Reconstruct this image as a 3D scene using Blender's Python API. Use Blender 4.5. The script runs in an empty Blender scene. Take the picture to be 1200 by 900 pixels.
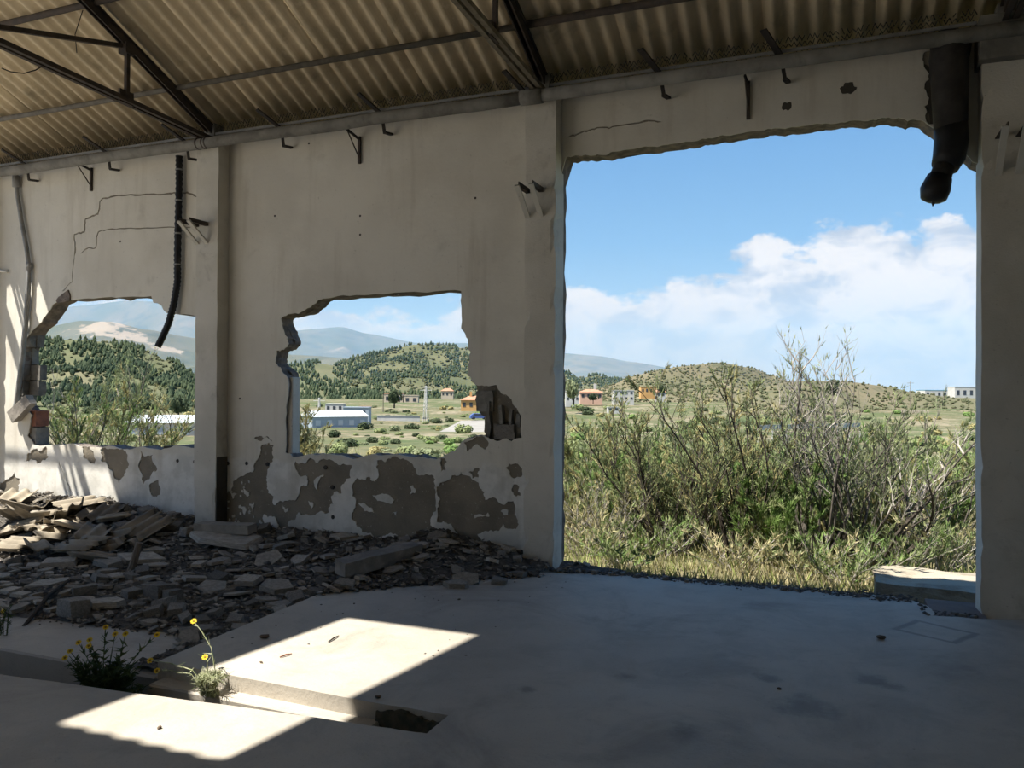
import bpy, bmesh, math, random
from mathutils import Vector, Matrix, noise, geometry

# ------------------------------------------------------------------ camera
scene = bpy.context.scene
COL = scene.collection
FPX = 930.0
YAW, PITCH, ROLL = math.radians(21.9), math.radians(.42), math.radians(.33)
EYE = Vector((0, 0, 1.6))
_F = Vector((-math.sin(YAW)*math.cos(PITCH), math.cos(YAW)*math.cos(PITCH), math.sin(PITCH)))
_R0 = Vector((math.cos(YAW), math.sin(YAW), 0))
_U0 = _R0.cross(_F)
_R = _R0*math.cos(ROLL) + _U0*math.sin(ROLL)
_U = -_R0*math.sin(ROLL) + _U0*math.cos(ROLL)
cd = bpy.data.cameras.new('camera')
cam = bpy.data.objects.new('camera', cd)
COL.objects.link(cam)
cam.matrix_world = Matrix(((_R.x, _U.x, -_F.x, 0), (_R.y, _U.y, -_F.y, 0), (_R.z, _U.z, -_F.z, 1.6), (0, 0, 0, 1)))
cd.sensor_width = 36
cd.lens = FPX/1200*36
cd.clip_start = .05
cd.clip_end = 30000
scene.camera = cam

# ------------------------------------------------------------------ view, sun, sky
scene.view_settings.view_transform = 'Standard'
scene.view_settings.look = 'None'
scene.view_settings.exposure = 0.22
scene.view_settings.gamma = 1
scene.view_settings.use_curve_mapping = False

SA, SB = .377, .37            # sunlight travels (SA, SB, -1)
sl = bpy.data.lights.new('sun', 'SUN')
sl.energy = 9.5
sl.angle = math.radians(.53)
sl.color = (1, .95, .86)
sun = bpy.data.objects.new('sun', sl)
COL.objects.link(sun)
sun.rotation_euler = Vector((SA, SB, -1)).to_track_quat('-Z', 'Y').to_euler()
sun.location = (-4, -4, 12)

world = bpy.data.worlds.new('sky')
scene.world = world
world.use_nodes = True


class NT:
    """small node-tree helper"""
    def __init__(s, tree):
        s.t = tree
        s.n = tree.nodes
        s.l = tree.links

    def new(s, kind, **kw):
        n = s.n.new(kind)
        for k, v in kw.items():
            setattr(n, k, v)
        return n

    def put(s, node, key, v):
        if isinstance(v, bpy.types.NodeSocket):
            s.l.new(v, node.inputs[key])
        elif v is not None:
            node.inputs[key].default_value = v

    def math(s, op, a, b=None, c=None, clamp=False):
        n = s.new('ShaderNodeMath', operation=op, use_clamp=clamp)
        s.put(n, 0, a)
        s.put(n, 1, b)
        s.put(n, 2, c)
        return n.outputs[0]

    def mix(s, f, a, b, blend='MIX'):
        n = s.new('ShaderNodeMix', data_type='RGBA', blend_type=blend)
        s.put(n, 0, f)
        for k, v in ((6, a), (7, b)):
            s.put(n, k, v if isinstance(v, bpy.types.NodeSocket) else (*v[:3], 1))
        return n.outputs[2]

    def noise(s, vec, scale, detail=4, rough=.55, dist=0):
        n = s.new('ShaderNodeTexNoise')
        s.put(n, 'Vector', vec)
        s.put(n, 'Scale', scale)
        s.put(n, 'Detail', detail)
        s.put(n, 'Roughness', rough)
        s.put(n, 'Distortion', dist)
        return n.outputs[0]

    def ramp(s, f, stops):
        n = s.new('ShaderNodeValToRGB')
        e = n.color_ramp.elements
        while len(e) < len(stops):
            e.new(.5)
        for k, (p, c) in enumerate(stops):
            e[k].position = p
            e[k].color = (*c, 1) if len(c) == 3 else c
        s.put(n, 0, f)
        return n.outputs[0]

    def band(s, f, lo, hi):
        n = s.new('ShaderNodeMapRange', interpolation_type='SMOOTHSTEP')
        s.put(n, 0, f)
        n.inputs[1].default_value = lo
        n.inputs[2].default_value = hi
        return n.outputs[0]


def build_sky():
    w = NT(world.node_tree)
    w.n.clear()
    tc = w.new('ShaderNodeTexCoord').outputs['Generated']
    nrm = w.new('ShaderNodeVectorMath', operation='NORMALIZE')
    w.put(nrm, 0, tc)
    d = nrm.outputs[0]
    sp = w.new('ShaderNodeSeparateXYZ')
    w.put(sp, 0, d)
    z = sp.outputs[2]
    blue = w.ramp(w.math('MULTIPLY', z, 1.0, clamp=True),
                  [(0, (.50, .66, .86)), (.06, (.42, .62, .86)), (.18, (.255, .49, .83)), (.34, (.155, .37, .74)), (1, (.07, .22, .58))])
    # cloud bank all round the horizon, with one tall heap
    dot = w.new('ShaderNodeVectorMath', operation='DOT_PRODUCT')
    w.put(dot, 0, d)
    a = math.radians(2.0)
    dot.inputs[1].default_value = (math.sin(a), math.cos(a), 0)
    heap = w.band(dot.outputs['Value'], .955, .990)
    sc = w.new('ShaderNodeVectorMath', operation='MULTIPLY')
    w.put(sc, 0, d)
    sc.inputs[1].default_value = (1, 1, 1.7)
    n1 = w.noise(sc.outputs[0], 10.0, 12, .58)
    n2 = w.noise(sc.outputs[0], 3.1, 3, .5)
    top = w.math('ADD', w.math('MULTIPLY', heap, .095), .112)
    top = w.math('ADD', top, w.math('MULTIPLY', w.math('SUBTRACT', n2, .5), .10))
    cov = w.math('ADD', w.math('SUBTRACT', top, z), w.math('MULTIPLY', w.math('SUBTRACT', n1, .5), .21))
    cov = w.band(cov, -.002, .020)
    shade = w.noise(sc.outputs[0], 13, 10, .6, .4)
    lowgrey = w.band(z, .03, .15)
    cc = w.mix(w.band(shade, .36, .58), (.52, .59, .70), (.93, .94, .96))
    cc = w.mix(lowgrey, w.mix(.75, cc, (.43, .52, .65)), cc)
    col = w.mix(w.math('MULTIPLY', cov, .96), blue, cc)
    bg = w.new('ShaderNodeBackground')
    w.put(bg, 0, col)
    bg.inputs[1].default_value = .82
    out = w.new('ShaderNodeOutputWorld')
    w.l.new(bg.outputs[0], out.inputs[0])


build_sky()

# ------------------------------------------------------------------ pixel -> place
def ray(px, py):
    return FPX*_F + (px-600)*_R + (450-py)*_U


def at_y(px, py, y):
    d = ray(px, py)
    return EYE + d*(y/d.y)


def at_z(px, py, z):
    d = ray(px, py)
    return EYE + d*((z-1.6)/d.z)


def at_u(px, py, u):
    d = ray(px, py)
    return EYE + d*(u/d.x)


def at_depth(px, py, r):
    return EYE + ray(px, py)*(r/FPX)


# ------------------------------------------------------------------ materials
def material(name, c1, c2=None, scale=4, rough=.9, bump=None, dirt=None, spec=.3, per_object=0, band=(.35, .65), metal=0, translucent=None, coord='Object', stretch=None, fine=None):
    """c1/c2 mixed by noise; dirt = (colour, scale, lo, hi, amount); bump = (scale, strength, distance)"""
    m = bpy.data.materials.new(name)
    m.use_nodes = True
    t = NT(m.node_tree)
    t.n.clear()
    vec = t.new('ShaderNodeTexCoord').outputs[coord]
    if stretch:
        mp = t.new('ShaderNodeMapping')
        t.put(mp, 0, vec)
        mp.inputs['Scale'].default_value = stretch
        vec = mp.outputs[0]
    if per_object:
        oi = t.new('ShaderNodeObjectInfo')
        ad = t.new('ShaderNodeVectorMath', operation='ADD')
        t.put(ad, 0, vec)
        cb = t.new('ShaderNodeCombineXYZ')
        for k in range(3):
            t.put(cb, k, t.math('MULTIPLY', oi.outputs['Random'], 37.0+11*k))
        t.put(ad, 1, cb.outputs[0])
        vec = ad.outputs[0]
    col = (*c1, 1)
    if c2:
        col = t.mix(t.band(t.noise(vec, scale, 6, .6), *band), c1, c2)
    if dirt:
        f = t.math('MULTIPLY', t.band(t.noise(vec, dirt[1], 8, .65, .4), dirt[2], dirt[3]), dirt[4])
        col = t.mix(f, col, dirt[0])
    if fine:
        f = t.math('MULTIPLY', t.band(t.noise(vec, fine[1], 3, .6), fine[2], fine[3]), fine[4])
        col = t.mix(f, col, fine[0])
    if per_object:
        hs = t.new('ShaderNodeHueSaturation')
        t.put(hs, 'Value', t.math('ADD', t.math('MULTIPLY', oi.outputs['Random'], 2*per_object), 1-per_object))
        t.put(hs, 'Color', col)
        col = hs.outputs[0]
    b = t.new('ShaderNodeBsdfPrincipled')
    t.put(b, 'Base Color', col)
    b.inputs['Roughness'].default_value = rough
    b.inputs['Metallic'].default_value = metal
    b.inputs['Specular IOR Level'].default_value = spec
    if bump:
        bp = t.new('ShaderNodeBump')
        t.put(bp, 'Height', t.noise(vec, bump[0], 6, .6))
        bp.inputs['Strength'].default_value = bump[1]
        bp.inputs['Distance'].default_value = bump[2] if len(bump) > 2 else .02
        t.l.new(bp.outputs[0], b.inputs['Normal'])
    sh = b.outputs[0]
    if translucent:
        tr = t.new('ShaderNodeBsdfTranslucent')
        t.put(tr, 'Color', col)
        mx = t.new('ShaderNodeMixShader')
        mx.inputs[0].default_value = translucent
        t.l.new(sh, mx.inputs[1])
        t.l.new(tr.outputs[0], mx.inputs[2])
        sh = mx.outputs[0]
    o = t.new('ShaderNodeOutputMaterial')
    t.l.new(sh, o.inputs[0])
    m['nt'] = 1
    return m


M = {}
M['pillar'] = material('pillar_plaster', (.66, .625, .55), (.57, .54, .465), 2.0, .92, (60, .45, .008), dirt=((.28, .25, .21), 3.5, .55, .78, .6), fine=((.25, .23, .2), 30, .64, .76, .6))
M['render'] = material('bare_render', (.27, .235, .18), (.20, .175, .135), 3, .95, (70, .6, .008), dirt=((.38, .35, .29), 9, .6, .72, .6), fine=((.55, .53, .47), 34, .66, .71, .8))
M['block'] = material('block', (.26, .245, .215), (.17, .16, .14), 9, .95, (60, .7, .01), per_object=.2)
M['brick'] = material('red_brick', (.30, .13, .085), (.22, .10, .07), 10, .95, (60, .6, .01))
M['broken'] = material('broken_concrete', (.27, .22, .18), (.14, .12, .105), 12, .97, (40, .9, .02))
M['dark_bare_and_shade'] = material('dark_bare_and_shade', (.06, .055, .045), (.09, .08, .065), 4, .95)  # dark tone for bare pillar side, loose tile and painted hole shade
M['sheet'] = material('fibre_cement_sheet', (.68, .565, .385), (.54, .445, .30), 1.6, .95, (40, .3, .006), dirt=((.20, .175, .12), 2.2, .5, .74, .6), per_object=.12, fine=((.80, .70, .52), 9, .62, .74, .35))
M['steel'] = material('rusty_steel', (.075, .056, .042), (.045, .036, .03), 14, .75, (80, .3, .004), spec=.4)
M['steel_black'] = material('black_steel', (.03, .028, .026), (.05, .04, .033), 14, .7)
M['chord'] = material('pale_rusty_steel', (.24, .205, .15), (.15, .125, .09), 12, .8, (80, .3, .004))
M['galv'] = material('weathered_tube', (.17, .155, .13), (.11, .1, .082), 9, .7, (60, .2, .003), spec=.4)
M['pipe'] = material('fibre_cement_pipe', (.25, .24, .21), (.17, .16, .14), 4, .85, (50, .3, .005), dirt=((.09, .083, .07), 6, .5, .7, .6))
M['black'] = material('black_plastic', (.012, .012, .013), (.025, .024, .024), 6, .5)
M['duct'] = material('tarred_pipe', (.05, .043, .037), (.026, .023, .02), 7, .7, (30, .4, .01))
M['conduit'] = material('grey_conduit', (.30, .30, .29), (.22, .22, .21), 8, .6)
M['white_pipe'] = material('white_conduit', (.7, .7, .68), None, rough=.5)
M['wire'] = material('wire', (.05, .045, .04), None, rough=.7)
M['wood'] = material('weathered_wood', (.24, .20, .155), (.15, .125, .10), 6, .9, (30, .5, .01), stretch=(6, 6, .6))
M['darkwood'] = material('dark_wood', (.06, .048, .038), (.04, .033, .028), 8, .9)
M['chunk'] = material('rubble_concrete', (.29, .262, .225), (.185, .168, .147), 6, .96, (40, .6, .02), per_object=.3, dirt=((.30, .28, .24), 7, .58, .74, .6))
M['shard'] = material('rubble_slab', (.41, .37, .31), (.29, .262, .222), 5, .94, (50, .4, .01), per_object=.28, dirt=((.10, .095, .085), 6, .55, .75, .6))
M['corrug'] = material('rubble_sheet', (.36, .31, .235), (.26, .225, .175), 5, .94, (50, .4, .01), per_object=.22)
M['gravel'] = material('gravel_bed', (.10, .09, .08), (.165, .15, .132), 30, .97, (70, 1.0, .03), dirt=((.17, .155, .14), 6, .55, .75, .6))
M['grit'] = material('flake_grit', (.36, .325, .275), (.18, .165, .142), 9, .95, dirt=((.40, .37, .32), 5, .58, .66, .8))
M['stone'] = material('gravel_stone', (.165, .15, .133), (.10, .092, .083), 5, .95, dirt=((.27, .25, .22), 3.5, .6, .68, .8))
M['soil'] = material('trench_soil', (.07, .062, .048), (.045, .042, .032), 9, .97, (40, .8, .02))
M['dark_broken'] = material('dark_broken_concrete', (.11, .095, .065), (.06, .058, .04), 18, .97, (40, .9, .02))  # dark brown rough concrete for the broken end of the trench
M['bark'] = material('bark', (.17, .15, .125), (.085, .072, .06), 5, .95)
M['bark_dark'] = material('dark_bark', (.085, .07, .056), (.045, .037, .03), 5, .95)
M['twig'] = material('grey_twig', (.36, .33, .295), (.25, .225, .195), 5, .95)
M['flower'] = material('yellow_petal', (.80, .58, .03), (.72, .50, .03), 20, .7, translucent=.2)
M['flower_c'] = material('flower_centre', (.28, .17, .02), None, rough=.9)
M['weed'] = material('weed_green', (.085, .115, .04), (.05, .075, .028), 20, .8, translucent=.2)
M['weed_pale'] = material('weed_pale', (.52, .52, .36), (.34, .38, .2), 20, .8, translucent=.2)


def leafmat(name, c1, c2, scale=1.2, tr=.25):
    return material(name, c1, c2, scale, .75, translucent=tr, spec=.15)


M['leaf_tam'] = leafmat('tamarisk_leaf', (.30, .335, .155), (.22, .27, .12), 1.1)
M['leaf_fresh'] = leafmat('fresh_leaf', (.23, .33, .10), (.165, .265, .085), 1.3)
M['leaf_yel'] = leafmat('yellowing_leaf', (.40, .345, .16), (.32, .31, .14), 1.6)
M['leaf_olive'] = leafmat('olive_leaf', (.27, .295, .165), (.20, .235, .125), 1.2)
M['leaf_dark'] = leafmat('dark_leaf', (.085, .11, .055), (.06, .08, .042), 1.2)
M['grass_dry'] = leafmat('dry_grass', (.55, .48, .29), (.43, .41, .2), .6)
M['grass_green'] = leafmat('green_grass', (.33, .38, .12), (.27, .33, .11), .6)
M['pine'] = leafmat('pine', (.05, .075, .042), (.075, .10, .05), .02, .1)
M['hillscrub'] = leafmat('hill_scrub', (.085, .095, .048), (.105, .11, .057), .02, .1)
M['ground'] = material('field', (.175, .148, .085), (.082, .108, .037), .045, .97, (2, .5, .2), dirt=((.29, .24, .165), .035, .52, .6, .75), fine=((.05, .07, .026), .5, .48, .6, .7), coord='Object')
M['apron'] = material('gravel_apron', (.20, .19, .17), (.13, .122, .11), 12, .97, (50, .9, .03))
M['hill'] = material('hillside', (.135, .132, .07), (.09, .10, .046), .011, .97, dirt=((.075, .095, .048), .03, .5, .62, .7), fine=((.22, .19, .12), .006, .58, .7, .6))
M['hill_dry'] = material('dry_hillside', (.165, .14, .085), (.12, .115, .062), .012, .97, dirt=((.085, .09, .05), .09, .52, .6, .8), fine=((.36, .30, .19), .01, .58, .7, .7))
M['mountain'] = material('mountain', (.13, .125, .085), (.075, .09, .052), .0016, .97, dirt=((.26, .23, .19), .0022, .6, .7, .7), fine=((.05, .065, .04), .008, .5, .65, .6))
M['floor_stone'] = material('brown_stone', (.16, .115, .085), (.10, .078, .06), 20, .95)
M['quarry'] = material('quarry', (.52, .45, .36), (.42, .36, .29), .02, .97)
M['conc_pale'] = material('pale_concrete', (.42, .375, .29), (.34, .30, .23), 2.2, .95, (25, .7, .03), dirt=((.24, .2, .15), 3, .5, .64, .7))
M['bounce_yard'] = material('bounce_yard', (.52, .47, .38), (.45, .4, .32), 1, .95)  # kept pale so the unseen ground throws sun into the hall
M['sill'] = material('brown_sill', (.22, .165, .14), (.16, .125, .11), 5, .9, (40, .4, .01))
M['bwhite'] = material('white_wall', (.58, .575, .55), (.5, .495, .475), .3, .9)
M['bsalmon'] = material('salmon_wall', (.66, .43, .32), (.6, .39, .29), .3, .9)
M['borange'] = material('orange_wall', (.62, .37, .15), (.56, .33, .13), .3, .9)
M['bbeige'] = material('beige_wall', (.58, .50, .39), (.52, .44, .34), .3, .9)
M['tile'] = material('clay_roof', (.46, .25, .16), (.38, .2, .13), .5, .9)
M['metal_roof'] = material('white_metal', (.56, .6, .63), (.48, .52, .56), .2, .6)
M['metal_blue'] = material('blue_metal', (.10, .33, .48), (.09, .29, .43), .2, .6)
M['metal_wall'] = material('pale_blue_metal', (.36, .42, .48), (.31, .37, .43), .2, .6)
M['glass'] = material('dark_window', (.05, .06, .075), None, rough=.25)
M['asph'] = material('pale_road', (.30, .285, .255), (.25, .235, .21), .2, .95)
M['rail'] = material('rail_metal', (.62, .62, .6), (.5, .5, .48), .5, .5)
M['carblue'] = material('blue_paint', (.08, .13, .32), None, rough=.35)
M['carwhite'] = material('white_paint', (.7, .7, .7), None, rough=.35)
M['tyre'] = material('tyre', (.03, .03, .03), None, rough=.8)


def floor_material():
    m = bpy.data.materials.new('worn_concrete')
    m.use_nodes = True
    t = NT(m.node_tree)
    t.n.clear()
    vec = t.new('ShaderNodeTexCoord').outputs['Object']
    col = t.mix(t.band(t.noise(vec, .55, 5, .6), .35, .65), (.50, .455, .385), (.40, .36, .30))
    col = t.mix(t.math('MULTIPLY', t.band(t.noise(vec, 1.1, 8, .65, .8), .50, .70), .62), col, (.225, .195, .165))
    col = t.mix(t.math('MULTIPLY', t.band(t.noise(vec, 7, 8, .7), .6, .75), .35), col, (.20, .185, .165))
    col = t.mix(t.math('MULTIPLY', t.band(t.noise(vec, 38, 3, .6), .68, .76), .55), col, (.17, .16, .14))
    col = t.mix(t.math('MULTIPLY', t.band(t.noise(vec, 2.6, 10, .72, .5), .45, .62), .30), col, (.27, .245, .215))
    col = t.mix(t.math('MULTIPLY', t.band(t.noise(vec, 90, 2, .6), .60, .72), .35), col, (.20, .185, .165))
    for (px, py, r0) in ((945, 827, .16), (1020, 797, .10), (900, 795, .07), (800, 858, .10), (735, 793, .06), (1045, 805, .08), (620, 808, .05)):
        c = at_z(px, py, 0)
        dn = t.new('ShaderNodeVectorMath', operation='DISTANCE')
        t.put(dn, 0, vec)
        dn.inputs[1].default_value = c
        f = t.math('ADD', dn.outputs['Value'], t.math('MULTIPLY', t.math('SUBTRACT', t.noise(vec, 6, 6, .7), .5), r0*3))
        col = t.mix(t.math('MULTIPLY', t.math('SUBTRACT', 1.0, t.band(f, r0*.2, r0*1.3)), .6), col, (.15, .138, .12))
    # lozenge-shaped rubber mark
    sp = t.new('ShaderNodeSeparateXYZ')
    t.put(sp, 0, vec)
    c = at_z(1096, 740, 0)
    nz = t.math('MULTIPLY', t.math('SUBTRACT', t.noise(vec, 3, 3, .5), .5), .06)
    dx = t.math('SUBTRACT', sp.outputs[0], c.x)
    dy = t.math('SUBTRACT', sp.outputs[1], c.y)
    aa = t.math('ABSOLUTE', t.math('ADD', t.math('MULTIPLY', dx, .95), t.math('MULTIPLY', dy, .35)))
    bb = t.math('ABSOLUTE', t.math('ADD', t.math('MULTIPLY', dx, -.2), dy))
    dd = t.math('ADD', t.math('ADD', aa, bb), nz)
    ring = t.math('SUBTRACT', 1.0, t.band(t.math('ABSOLUTE', t.math('SUBTRACT', dd, .245)), .012, .045))
    col = t.mix(t.math('MULTIPLY', ring, .6), col, (.12, .115, .11))
    b = t.new('ShaderNodeBsdfPrincipled')
    t.put(b, 'Base Color', col)
    t.put(b, 'Roughness', t.math('ADD', t.math('MULTIPLY', t.noise(vec, 3, 4, .6), .3), .48))
    b.inputs['Specular IOR Level'].default_value = .4
    bp = t.new('ShaderNodeBump')
    t.put(bp, 'Height', t.noise(vec, 30, 6, .65))
    bp.inputs['Strength'].default_value = .5
    bp.inputs['Distance'].default_value = .008
    t.l.new(bp.outputs[0], b.inputs['Normal'])
    o = t.new('ShaderNodeOutputMaterial')
    t.l.new(b.outputs[0], o.inputs[0])
    return m


M['floor'] = floor_material()


def plaster_material():
    m = bpy.data.materials.new('limewashed_plaster')
    m.use_nodes = True
    t = NT(m.node_tree)
    t.n.clear()
    vec = t.new('ShaderNodeTexCoord').outputs['Object']
    sp = t.new('ShaderNodeSeparateXYZ')
    t.put(sp, 0, vec)
    big = t.noise(vec, 1.1, 6, .6)
    col = t.mix(t.band(big, .35, .65), (.72, .685, .60), (.635, .60, .52))
    low = t.math('SUBTRACT', 1.0, t.band(t.math('ADD', sp.outputs[2], t.math('MULTIPLY', t.noise(vec, 3, 6, .65), .35)), .98, 1.06))
    col = t.mix(low, col, t.mix(t.band(t.noise(vec, 4, 6, .6), .4, .62), (.76, .74, .685), (.60, .585, .53)))
    mp = t.new('ShaderNodeMapping')
    t.put(mp, 0, vec)
    mp.inputs['Scale'].default_value = (3.2, 3.2, .35)
    col = t.mix(t.math('MULTIPLY', t.band(t.noise(mp.outputs[0], 1.6, 7, .6), .5, .75), .38), col, (.40, .35, .27))
    col = t.mix(t.math('MULTIPLY', t.band(t.noise(vec, 2.3, 8, .65, .4), .58, .8), .45), col, (.36, .33, .27))
    col = t.mix(t.math('MULTIPLY', t.band(t.noise(vec, 26, 3, .6), .66, .78), .4), col, (.32, .30, .25))
    b = t.new('ShaderNodeBsdfPrincipled')
    t.put(b, 'Base Color', col)
    b.inputs['Roughness'].default_value = .92
    b.inputs['Specular IOR Level'].default_value = .25
    bp = t.new('ShaderNodeBump')
    t.put(bp, 'Height', t.noise(vec, 22, 8, .68))
    bp.inputs['Strength'].default_value = .3
    bp.inputs['Distance'].default_value = .01
    t.l.new(bp.outputs[0], b.inputs['Normal'])
    q = t.new('ShaderNodeOutputMaterial')
    t.l.new(b.outputs[0], q.inputs[0])
    return m


M['plaster'] = plaster_material()


# ------------------------------------------------------------------ mesh helpers
class MB:
    def __init__(s):
        s.v = []
        s.f = []

    def add(s, vs, fs):
        o = len(s.v)
        s.v += [tuple(p) for p in vs]
        s.f += [tuple(i+o for i in f) for f in fs]
        return s

    def box(s, x0, x1, y0, y1, z0, z1):
        return s.add([(x, y, z) for x in (x0, x1) for y in (y0, y1) for z in (z0, z1)],
                     [(0, 1, 3, 2), (4, 6, 7, 5), (0, 4, 5, 1), (2, 3, 7, 6), (0, 2, 6, 4), (1, 5, 7, 3)])

    def beam(s, a, b, w, h, up=(0, 0, 1)):
        a, b = Vector(a), Vector(b)
        d = (b-a).normalized()
        up = Vector(up)
        if abs(d.dot(up)) > .99:
            up = Vector((0, 1, 0))
        x = d.cross(up).normalized()*(w/2)
        z = x.normalized().cross(d)*(h/2)
        vs = [p+i*x+j*z for p in (a, b) for i, j in ((-1, -1), (1, -1), (1, 1), (-1, 1))]
        return s.add(vs, [(0, 3, 2, 1), (4, 5, 6, 7), (0, 1, 5, 4), (1, 2, 6, 5), (2, 3, 7, 6), (3, 0, 4, 7)])

    def angle(s, a, b, w, t, up=(0, 0, 1)):
        """an L-section bar"""
        a, b = Vector(a), Vector(b)
        d = (b-a).normalized()
        up = Vector(up)
        if abs(d.dot(up)) > .99:
            up = Vector((0, 1, 0))
        x = d.cross(up).normalized()
        z = x.cross(d)
        prof = [(0, 0), (w, 0), (w, t), (t, t), (t, w), (0, w)]
        vs = [p + x*(i-w/2) + z*(j-w/2) for p in (a, b) for i, j in prof]
        n = 6
        return s.add(vs, [tuple(range(n-1, -1, -1)), tuple(range(n, 2*n))] + [(k, (k+1) % n, n+(k+1) % n, n+k) for k in range(n)])

    def tube(s, pts, rad, n=8, cap=True):
        pts = [Vector(p) for p in pts]
        if not isinstance(rad, (list, tuple)):
            rad = [rad]*len(pts)
        vs, fs = [], []
        ref = None
        for k, p in enumerate(pts):
            d = (pts[min(k+1, len(pts)-1)] - pts[max(k-1, 0)])
            d = d.normalized() if d.length > 1e-9 else Vector((0, 0, 1))
            if ref is None:
                ref = d.orthogonal().normalized()
            x = (ref - d*ref.dot(d))
            x = x.normalized() if x.length > 1e-6 else d.orthogonal().normalized()
            ref = x
            y = d.cross(x)
            for j in range(n):
                a = 2*math.pi*j/n
                vs.append(p + (x*math.cos(a)+y*math.sin(a))*rad[k])
        for k in range(len(pts)-1):
            for j in range(n):
                fs.append((k*n+j, k*n+(j+1) % n, (k+1)*n+(j+1) % n, (k+1)*n+j))
        if cap:
            fs.append(tuple(range(n-1, -1, -1)))
            m = (len(pts)-1)*n
            fs.append(tuple(range(m, m+n)))
        return s.add(vs, fs)

    def mesh(s, name, mat, smooth=False):
        me = bpy.data.meshes.new(name)
        me.from_pydata(s.v, [], s.f)
        if mat is not None:
            me.materials.append(M[mat] if isinstance(mat, str) else mat)
        if smooth:
            me.polygons.foreach_set('use_smooth', [True]*len(me.polygons))
        me.update()
        return me

    def build(s, name, mat, parent=None, smooth=False):
        return link(name, s.mesh(name, mat, smooth), parent)


def link(name, me, parent=None):
    o = bpy.data.objects.new(name, me)
    COL.objects.link(o)
    if parent is not None:
        o.parent = parent
        o.matrix_parent_inverse = Matrix.Identity(4)
    return o


def empty(name, loc=(0, 0, 0)):
    o = bpy.data.objects.new(name, None)
    COL.objects.link(o)
    o.location = loc
    o.empty_display_size = .1
    return o


def tag(o, label=None, cat=None, group=None, kind=None):
    for k, v in (('label', label), ('category', cat), ('group', group), ('kind', kind)):
        if v:
            o[k] = v
    return o


def recalc(o):
    bm = bmesh.new()
    bm.from_mesh(o.data)
    bmesh.ops.recalc_face_normals(bm, faces=bm.faces)
    bm.to_mesh(o.data)
    bm.free()
    return o


def bevel(o, w, seg=1):
    md = o.modifiers.new('bevel', 'BEVEL')
    md.width = w
    md.segments = seg
    md.limit_method = 'ANGLE'
    return o


def jag(pts, amp, levels=3, seed=1, closed=True):
    """break up an outline by midpoint displacement"""
    rng = random.Random(seed)
    P = [Vector((p[0], p[1])) for p in pts]
    for L in range(levels):
        Q = []
        n = len(P)
        for i in range(n if closed else n-1):
            a, b = P[i], P[(i+1) % n]
            Q.append(a)
            d = b-a
            if d.length > .03:
                nn = Vector((-d.y, d.x)).normalized()
                Q.append((a+b)/2 + nn*rng.uniform(-1, 1)*min(amp, d.length*.28) + d*rng.uniform(-.12, .12))
        if not closed:
            Q.append(P[-1])
        P = Q
        amp *= .55
    return P


def inside(p, poly):
    x, y = p[0], p[1]
    c = False
    j = len(poly)-1
    for i in range(len(poly)):
        xi, yi = poly[i][0], poly[i][1]
        xj, yj = poly[j][0], poly[j][1]
        if (yi > y) != (yj > y) and x < (xj-xi)*(y-yi)/(yj-yi)+xi:
            c = not c
        j = i
    return c


def region(outer, holes, extra=()):
    """triangulate outer minus holes -> (verts2d, tris)"""
    pts, faces = [], []
    for loop in [outer]+list(holes):
        o = len(pts)
        pts += [Vector((p[0], p[1])) for p in loop]
        faces.append(list(range(o, o+len(loop))))
    edges = [(f[i], f[(i+1) % len(f)]) for f in faces for i in range(len(f))]
    pts += [Vector(e) for e in extra]
    vo, eo, fo, _, _, _ = geometry.delaunay_2d_cdt(pts, edges, [], 0, 1e-5)
    boxes = [(min(p[0] for p in h), max(p[0] for p in h), min(p[1] for p in h), max(p[1] for p in h), h) for h in holes]
    tris = []
    for f in fo:
        c = sum((vo[i] for i in f), Vector((0, 0)))/len(f)
        if not inside(c, outer):
            continue
        if any(b[0] <= c.x <= b[1] and b[2] <= c.y <= b[3] and inside(c, b[4]) for b in boxes):
            continue
        tris.append(tuple(f))
    return vo, tris


def extrude_region(name, mat, outer, holes, d0, d1, axis='y', parent=None, rough=0, seed=0, side_mat=None):
    """slab whose outline lies in x,z (axis y) or x,y (axis z) between d0 and d1"""
    vo, tris = region(outer, holes)
    used = sorted({i for t in tris for i in t})
    ix = {k: n for n, k in enumerate(used)}
    n = len(used)

    def P(v, d, back):
        q = v
        if rough and back:
            q = v + Vector((noise.noise((v.x*7, v.y*7, seed)), noise.noise((v.x*7, v.y*7, seed+9))))*rough
        return (q.x, d, q.y) if axis == 'y' else (q.x, q.y, d)
    vs = [P(vo[k], d0, False) for k in used] + [P(vo[k], d1, True) for k in used]
    fs, mi = [], []
    cnt = {}
    for t in tris:
        t = tuple(ix[i] for i in t)
        fs.append(t)
        fs.append(tuple(n+i for i in reversed(t)))
        mi += [0, 0]
        for a, b in ((t[0], t[1]), (t[1], t[2]), (t[2], t[0])):
            if (b, a) in cnt:
                del cnt[(b, a)]
            else:
                cnt[(a, b)] = 1
    for a, b in cnt:
        fs.append((b, a, n+a, n+b))
        mi.append(1 if side_mat else 0)
    mb = MB()
    mb.v, mb.f = vs, fs
    me = mb.mesh(name, mat)
    if side_mat:
        me.materials.append(M[side_mat])
        me.polygons.foreach_set('material_index', mi)
    o = link(name, me, parent)
    return recalc(o)


def hull_mesh(name, pts, mat):
    bm = bmesh.new()
    for p in pts:
        bm.verts.new(p)
    r = bmesh.ops.convex_hull(bm, input=bm.verts)
    bmesh.ops.delete(bm, geom=[e for e in r['geom_interior'] if isinstance(e, bmesh.types.BMVert)], context='VERTS')
    bmesh.ops.recalc_face_normals(bm, faces=bm.faces)
    me = bpy.data.meshes.new(name)
    bm.to_mesh(me)
    bm.free()
    me.materials.append(M[mat])
    return me


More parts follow.
